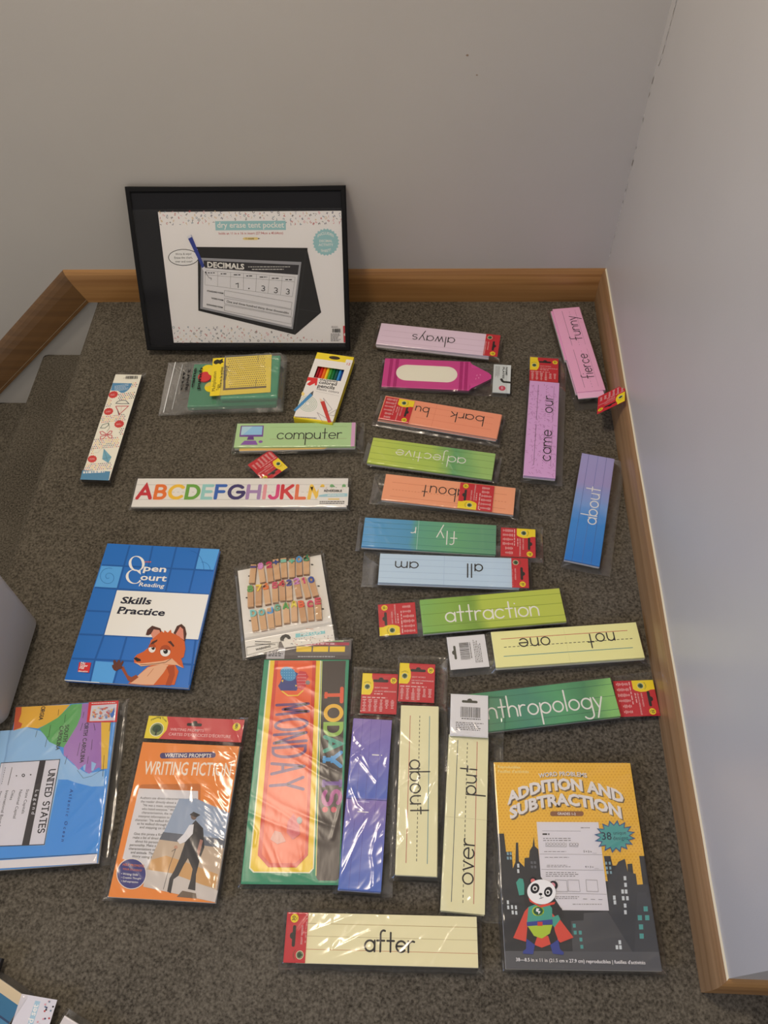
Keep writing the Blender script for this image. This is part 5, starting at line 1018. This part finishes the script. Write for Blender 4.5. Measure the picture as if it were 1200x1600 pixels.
A.poly([(615, 742), (740, 742), (978, 848), (880, 1506), (350, 1390), (374, 1262)], (150, 160, 172)); A.poly([(498, 985), (700, 1010), (950, 1040), (940, 1108), (470, 1040)], (96, 98, 104)); A.poly([(470, 1040), (940, 1108), (880, 1506), (350, 1390), (374, 1262)], (196, 170, 140)); A.poly([(412, 1190), (520, 1160), (640, 1200), (900, 1300), (880, 1400), (600, 1330), (390, 1260)], (206, 156, 96)); A.poly([(374, 1262), (560, 1290), (900, 1420), (880, 1506), (350, 1390)], (204, 190, 174))
DK = (46, 42, 44); A.poly([(700, 940), (735, 900), (790, 960), (800, 1100), (770, 1180), (740, 1300), (735, 1420), (680, 1408), (700, 1340), (715, 1260), (680, 1180), (650, 1230), (610, 1310), (575, 1335), (555, 1440), (528, 1425), (545, 1330), (580, 1270), (620, 1180), (660, 1060)], DK); A.ell(722, 872, 22, 26, (110, 84, 70), 14); A.poly([(690, 860), (720, 838), (770, 862), (740, 880)], DK); A.poly([(600, 1050), (650, 1000), (690, 935), (722, 930), (715, 1000), (660, 1060), (620, 1075)], (222, 214, 206)); A.ell(592, 1098, 14, 14, (190, 140, 110), 10); A.poly([(770, 1040), (790, 1050), (760, 1170), (745, 1130)], (170, 116, 96)); A.line([(560, 1130), (590, 1110), (545, 1240), (500, 1410)], .0007, DK)
A.poly([(600, 1465), (640, 1420), (690, 1430), (740, 1440), (745, 1478)], (110, 90, 70))
A.ell(264, 1294, 112, 116, (232, 216, 196), 30); A.ell(264, 1294, 106, 110, (62, 60, 116), 30); A.text('HELP PROMOTE', (198, 1232), (356, 1246), (206, 110, 70), .02); A.text('YOUR STUDENTS\'', (196, 1264), (340, 1278), (206, 110, 70), .02)
for k, s_ in enumerate(('\u2022 Writing Skills', '\u2022 Creative Thought', '\u2022 Self-expression')): A.text(s_, (186, 1300 + 27 * k), ((310, 335, 312)[k], 1310 + 27 * k), WHITE, .01)
A.build('prompt_cards', root)
A = Art(); A.loc = (-.0006, .1415, 0); A.box(-.0805, -.0188, .0805, .0188, .0012, .0020, mat((200, 66, 66))); A.z = .0020
A.poly([(-.0805, .0188), (-.050, .0188), (-.0455, .008), (-.046, -.004), (-.053, -.0150), (-.056, -.0188), (-.0805, -.0188)], (232, 206, 50)); tree_logo(A, -.0625, -.0035, .0118)
A.rrect(-.0140, .0095, .0110, .0045, .002, (34, 27, 24)); A.ell(-.0010, .0100, .0040, .0034, (34, 27, 24)); A.ell(.0690, .0065, .0066, .0066, (232, 206, 50)); A.text('8', (.0665, .0055), (.0712, .0055), INK, .02); A.text('PC', (.0670, .0025), (.0710, .0025), INK, .01)
A.text('WRITING PROMPTS', (-.0400, -.0045), (.0160, -.0045), (236, 180, 170), .015); A.text("CARTES D'EXERCICES D'\u00c9CRITURE", (-.0410, -.0125), (.0620, -.0125), (236, 180, 170), .015); A.build('header_card', root)
sleeve(root, -.0900, .0850, -.1195, .1650, [(-.0796, .0796, -.1145, .1145, .0084), (-.081, .081, .123, .160, .0022)], .0018, 27, cell=.0018, crease=1.2, folds=F_PROMPT)

# ------------------------------------------------------------------ word problems book in wrap
root = thing('word_problem_book', 'wrapped yellow and grey word problems book with a panda on the cover', 'activity book', (.2241, .2315, 0.001), 1.3)
AQ = [(772.5, 1190.5), (983.8, 1192), (1036, 1517.5), (789.5, 1513.8)]; ACR = (760, 1160, 4)
A = Art(); A.box(-.1067, -.1420, .1067, .1420, .0008, .0060, (238, 182, 58), PAPER_EDGE); A.z = .0060; A.board(AQ, ACR, .2134, .2840)
A.up()
for r_ in range(44):
    for c_ in range(44):
        x = 55 + c_ * 22 + (r_ % 2) * 11; y = 130 + r_ * 17
        if x < 889 + (y - 128) * .161 and y < 860 and x > 54 + (y - 122) * .05: A.raw([A.P((x + 5 * math.cos(t * 1.047), y + 5 * math.sin(t * 1.047))) for t in range(6)], (222, 160, 40))
SHD = (112, 92, 66); LW = (228, 218, 206)
def arch(s, pts, h, bold, mt, off=(0, 0)):
    p0, pm, p1 = [(p[0] + off[0], p[1] + off[1]) for p in pts]; a_, b_, c_ = A.mp(p0), A.mp(pm), A.mp(p1)
    rise = b_[1] - (a_[1] + c_[1]) / 2; A.text(s, p0, p1, mt, bold, h, arcf=lambda u: rise * (1 - (2 * u - 1) ** 2))
A.text('Reproducibles', (78, 157), (216, 160), (240, 214, 140), .01); A.text("Feuilles d'activit\u00e9s", (78, 186), (268, 188), (240, 214, 140), .01)
arch('WORD PROBLEMS', ((330, 218), (480, 206), (630, 216)), .0070, .025, SHD, (3, 3)); arch('WORD PROBLEMS', ((330, 218), (480, 206), (630, 216)), .0070, .02, LW)
arch('ADDITION AND', ((134, 382), (500, 290), (862, 378)), .0172, .05, SHD, (8, 8)); arch('ADDITION AND', ((134, 382), (500, 290), (862, 378)), .0172, .045, LW)
arch('SUBTRACTION', ((150, 472), (500, 385), (848, 470)), .0172, .05, SHD, (8, 8)); arch('SUBTRACTION', ((150, 472), (500, 385), (848, 470)), .0172, .045, LW)
A.rrect(400, 424, 608, 454, 13, (140, 92, 60)); A.text('GRADES 1-2', (446, 446), (560, 448), LW, .02)
D1, D2, D3 = (46, 46, 48), (60, 60, 62), (78, 76, 76)
A.poly([(73, 562), (112, 562), (124, 676), (160, 674), (166, 780), (182, 740), (186, 618), (200, 618), (204, 735), (238, 770), (240, 714), (268, 712), (272, 668), (290, 640), (298, 578), (304, 640), (325, 660), (345, 840), (760, 860), (735, 702), (776, 702), (790, 762), (820, 762), (826, 738), (866, 720), (884, 800), (882, 752), (912, 750), (920, 815), (935, 815), (944, 882), (980, 880), (955, 702), (988, 702), (1016, 880), (1086, 1310), (112, 1305)], D1)
A.poly([(826, 738), (866, 720), (884, 800), (935, 815), (944, 882), (1016, 882), (1085, 1310), (780, 1310), (760, 860)], D2); A.poly([(530, 1110), (608, 1106), (610, 1060), (760, 1050), (920, 1310), (540, 1308)], D3); A.poly([(945, 930), (1000, 930), (1002, 960), (1029, 962), (1085, 1310), (930, 1310)], (66, 66, 68))
A.poly([(112, 1300), (1085, 1306), (1105, 1430), (118, 1415)], (88, 86, 86))
WN = (214, 214, 206); TL = (84, 158, 146)
def wins(lst, mt, sx=16, sy=26): A.polys([[(x, y), (x + sx, y), (x + sx + 2, y + sy), (x + 2, y + sy)] for x, y in lst], mt)
wins([(128, 678), (146, 678), (128, 706), (146, 706), (742, 738), (764, 738), (746, 768), (768, 768), (750, 796), (772, 796)], (134, 164, 168), 12, 18); wins([(192, 750), (192, 784), (126, 980), (128, 1012), (152, 1010), (156, 1044), (176, 1012), (178, 1046)], WN, 13, 24); wins([(276, 735), (296, 735), (278, 762), (298, 762)], (96, 96, 98), 14, 16)
wins([(858, 828), (862, 870), (844, 912), (866, 912), (848, 954), (874, 954), (792, 950), (796, 980), (860, 1000), (862, 1042), (828, 1232), (810, 1264), (832, 1264)], WN); wins([(984, 1018), (948, 1074), (994, 1074), (956, 1132), (960, 1190)], TL, 26, 32); wins([(540, 1128), (546, 1172), (578, 1172), (582, 1216), (588, 1262)], TL, 18, 24)
A.poly([(315, 490), (700, 492), (768, 1045), (475, 1042), (340, 830)], (222, 212, 206)); A.words(352, 558, 412, 574, 1, INK, .6, 2, 2); A.line([(350, 545), (590, 548)], .0003, INK); A.words(590, 522, 668, 532, 1, GREYINK, .5, 2, 4)
A.words(356, 586, 540, 612, 2, GREYINK, .35, 4, 7); A.words(362, 670, 530, 680, 1, GREYINK, .35, 5, 7); A.line([(334, 690), (722, 694)], .0004, GREYINK); A.words(366, 706, 552, 716, 1, GREYINK, .35, 5, 7); A.words(378, 756, 545, 774, 2, GREYINK, .35, 6, 7); A.line([(345, 786), (733, 792)], .0004, GREYINK); A.words(372, 800, 580, 834, 3, GREYINK, .35, 7, 7); A.line([(430, 936), (752, 942)], .0004, GREYINK); A.words(432, 952, 590, 974, 2, GREYINK, .35, 8, 7); A.words(540, 1000, 735, 1010, 1, GREYINK, .35, 8, 10)
for k in range(6): A.ell(384 + k * 20, 628, 9, 9, GREYINK, 10); A.ell(384 + k * 20, 628, 7, 7, (222, 212, 206), 10)
for k in range(3): A.ell(530 + k * 18, 630, 9, 9, GREYINK, 10); A.ell(530 + k * 18, 630, 7, 7, (222, 212, 206), 10)
for p in ([(372, 618), (372, 643), (500, 645), (500, 620)], [(520, 620), (520, 643), (572, 645), (572, 622)]): A.line(p, .0004, GREYINK)
A.text('5 + 3 = ___', (608, 680), (690, 684), INK, 0); A.text('4 + 3 = ___', (618, 776), (702, 780), INK, 0)
for x in (430, 508, 622): A.line([(x, 852), (x + 70, 854), (x + 78, 926), (x + 6, 924), (x, 852)], .0004, GREYINK)
A.line([(604, 972), (630, 973)], .0004, INK); A.line([(652, 974), (680, 975)], .0004, INK); A.line([(700, 975), (726, 976)], .0004, INK)
cx, cy = 802, 582
A.poly([(cx + (130 if k % 2 == 0 else 92) * math.cos(k * math.pi / 16 + .12), cy + (104 if k % 2 == 0 else 74) * math.sin(k * math.pi / 16 + .12)) for k in range(32)], (64, 92, 130)); A.poly([(cx + (112 if k % 2 == 0 else 84) * math.cos(k * math.pi / 16 + .12), cy + (88 if k % 2 == 0 else 66) * math.sin(k * math.pi / 16 + .12)) for k in range(32)], (82, 158, 146))
A.text('38', (724, 602), (784, 602), (36, 52, 66), .01); A.text('unique', (794, 570), (872, 568), (36, 60, 70), 0); A.text('designs', (792, 604), (886, 602), (36, 60, 70), 0)
# caped panda
BL_, CP_, TE, LM, BU = (36, 34, 36), (216, 76, 58), (70, 158, 134), (178, 196, 52), (54, 66, 136)
A.poly([(262, 1022), (238, 1050), (165, 1218), (245, 1242), (262, 1130)], CP_); A.poly([(408, 1055), (462, 1105), (545, 1215), (462, 1248), (436, 1222), (420, 1130)], CP_); A.poly([(318, 1205), (390, 1205), (402, 1258), (345, 1280), (298, 1262)], CP_)
A.poly([(230, 945), (255, 925), (300, 1000), (268, 1030), (240, 1010)], BL_); A.poly([(398, 1000), (470, 1030), (488, 1082), (440, 1094), (408, 1060)], BL_); A.poly([(185, 868), (205, 842), (228, 846), (236, 880), (236, 945), (204, 950)], TE); A.poly([(410, 1088), (448, 1072), (462, 1100), (424, 1152), (408, 1130)], TE)
A.poly([(255, 1145), (306, 1215), (300, 1262), (246, 1242)], BL_); A.poly([(414, 1140), (446, 1225), (402, 1262), (384, 1200)], BL_); A.poly([(248, 1222), (302, 1262), (290, 1322), (225, 1318), (228, 1300), (246, 1288)], BU); A.poly([(398, 1262), (448, 1228), (460, 1290), (484, 1310), (480, 1326), (414, 1318)], BU)
A.poly([(254, 1140), (412, 1135), (396, 1190), (345, 1222), (296, 1205)], LM); A.poly([(262, 1022), (300, 1008), (392, 1008), (410, 1030), (412, 1105), (252, 1122)], TE); A.poly([(250, 1118), (412, 1100), (414, 1132), (252, 1144)], BU); A.rect(318, 1116, 350, 1142, (206, 56, 50))
A.ell(322, 1048, 38, 32, LM, 20); A.ell(322, 1048, 30, 25, (40, 84, 60), 20); A.poly([(312, 1030), (332, 1034), (322, 1046), (338, 1050), (326, 1070), (322, 1054), (308, 1050)], LW)
A.ell(292, 856, 22, 22, BL_, 16); A.ell(290, 858, 14, 14, (216, 110, 100), 14); A.ell(418, 886, 28, 28, BL_, 16); A.ell(414, 886, 16, 17, (206, 130, 130), 14); A.poly([(262, 965), (330, 1012), (430, 990), (425, 1005), (340, 1026), (272, 990)], CP_)
A.ell(344, 928, 90, 78, (236, 230, 224), 30, .1); A.ell(303, 906, 28, 33, BL_, 18, .3); A.ell(386, 928, 26, 32, BL_, 18, .3); A.ell(303, 906, 15, 16, WHITE, 14); A.ell(384, 930, 14, 16, WHITE, 14); A.ell(303, 907, 8, 9, BLACK, 12); A.ell(383, 931, 8, 9, BLACK, 12); A.ell(338, 942, 11, 8, BLACK, 12); A.line([(338, 950), (342, 968), (330, 970)], .0006, BLACK); A.line([(342, 968), (355, 962)], .0006, BLACK)
A.text("38\u20148.5 in x 11 in (21.5 cm x 27.9 cm) reproducibles | fueilles d'activit\u00e9s", (182, 1366), (998, 1386), LW, .012); A.build('book', root)
sleeve(root, -.1125, .1150, -.1460, .1450, [(-.1067, .1067, -.1420, .1420, .0066)], .0014, 28, cell=.0023, crease=1.4)

# ------------------------------------------------------------------ grey bin at the left edge
root = thing('storage_bin', 'smooth light grey plastic bin at the left edge of the landing', 'bin', (-.830, .510, 0.0))
def rring(hx, hy, r, z, n=8):
    p = []
    for cx, cy, a_ in ((hx - r, hy - r, 0), (-hx + r, hy - r, 90), (-hx + r, -hy + r, 180), (hx - r, -hy + r, 270)): p += [(cx + r * math.cos(R(a_ + 90 * k / n)), cy + r * math.sin(R(a_ + 90 * k / n)), z) for k in range(n + 1)]
    return p
def shell(name, rings, mt, close_first=True, close_last=True):
    n = len(rings[0]); V = [p for r_ in rings for p in r_]; F = []
    for a_ in range(len(rings) - 1):
        for k in range(n): F.append((a_ * n + k, a_ * n + (k + 1) % n, (a_ + 1) * n + (k + 1) % n, (a_ + 1) * n + k))
    if close_first: F.append(tuple(range(n))[::-1])
    if close_last: F.append(tuple(range((len(rings) - 1) * n, len(rings) * n)))
    me = bpy.data.meshes.new(name); me.from_pydata(V, [], F); me.polygons.foreach_set('use_smooth', [len(f) == 4 for f in F]); me.update(); return link(name, me, root, [mt])
GB = mat((186, 178, 170), .35, .45)
shell('bin_body', [rring(.138, .098, .02, .001), rring(.1415, .1015, .022, .006), rring(.146, .106, .022, .20), rring(.150, .110, .022, .40), rring(.147, .107, .02, .40), rring(.140, .100, .02, .20), rring(.136, .096, .02, .010)], GB)
shell('bin_rim', [rring(.150, .110, .022, .385), rring(.158, .118, .026, .388), rring(.159, .119, .026, .405), rring(.156, .116, .026, .410), rring(.147, .107, .02, .408), rring(.146, .106, .02, .390)], GB, False, False)

# ------------------------------------------------------------------ packets at the lower left corner
root = thing('bulletin_set_pack', 'blue bulletin set pack with a white dotted header, lower left corner of the photo', 'bulletin set', (-.549, .032, 0.001), -25)
A = Art(); A.box(-.240, -.200, .0060, .0, .0008, .0045, (40, 108, 140), PAPER_EDGE); A.z = .0045; A.rect(-.240, -.0125, .006, .0, (214, 190, 150)); A.line([(-.240, -.034), (.006, -.034)], .0024, (30, 60, 96)); A.rect(-.240, -.200, .006, -.0355, (70, 130, 160))
A.poly([(-.07 + .050 * math.cos(k * .2618) * (1.06 if k % 2 else 1), -.095 + .050 * math.sin(k * .2618) * (1.06 if k % 2 else 1)) for k in range(24)], (216, 190, 160)); A.build('poster', root)
A = Art(); A.loc = (0, 0, R(19)); A.box(-.0010, -.110, .0510, .0010, .0052, .0060, (212, 202, 198)); A.z = .0060; A.rect(.0210, -.090, .0285, -.0040, (160, 186, 192)); rd = random.Random(2)
A.text('bulletin board set', (.0272, -.086), (.0272, -.008), WHITE, .02); A.ell(.0110, -.0380, .0050, .0050, (206, 184, 120), 12)
for k in range(34): x, y = rd.uniform(.031, .049), rd.uniform(-.105, -.002); A.ell(x, y, .0015, .0012, cols[rd.randrange(6)], 6)
A.build('header_card', root)
sleeve(root, -.246, .0120, -.206, .0080, [(-.24, .006, -.2, 0, .0066)], .0014, 29, cell=.0026)
root = thing('wrapped_card_pack', 'white wrapped card pack barely showing, right of the blue bulletin set', 'card pack', (-.483, .010, 0.001), -23)
A = Art(); A.box(.000, -.100, .080, .0, .0008, .0060, (216, 204, 196), PAPER_EDGE); A.z = .0060; A.poly([(.014, -.008), (.026, -.004), (.032, -.010), (.022, -.016)], (44, 40, 40)); A.build('card', root)
sleeve(root, -.004, .084, -.104, .0085, [(0, .08, -.1, 0, .0064)], .0016, 30)
root = thing('black_folder', 'black folder edge above the blue bulletin set', 'folder', (-.6500, .0620, 0.001), -5)
A = Art(); A.box(-.060, -.002, .0590, .0180, .0006, .0090, mat((30, 30, 34), .5)); A.build('folder_cover', root)
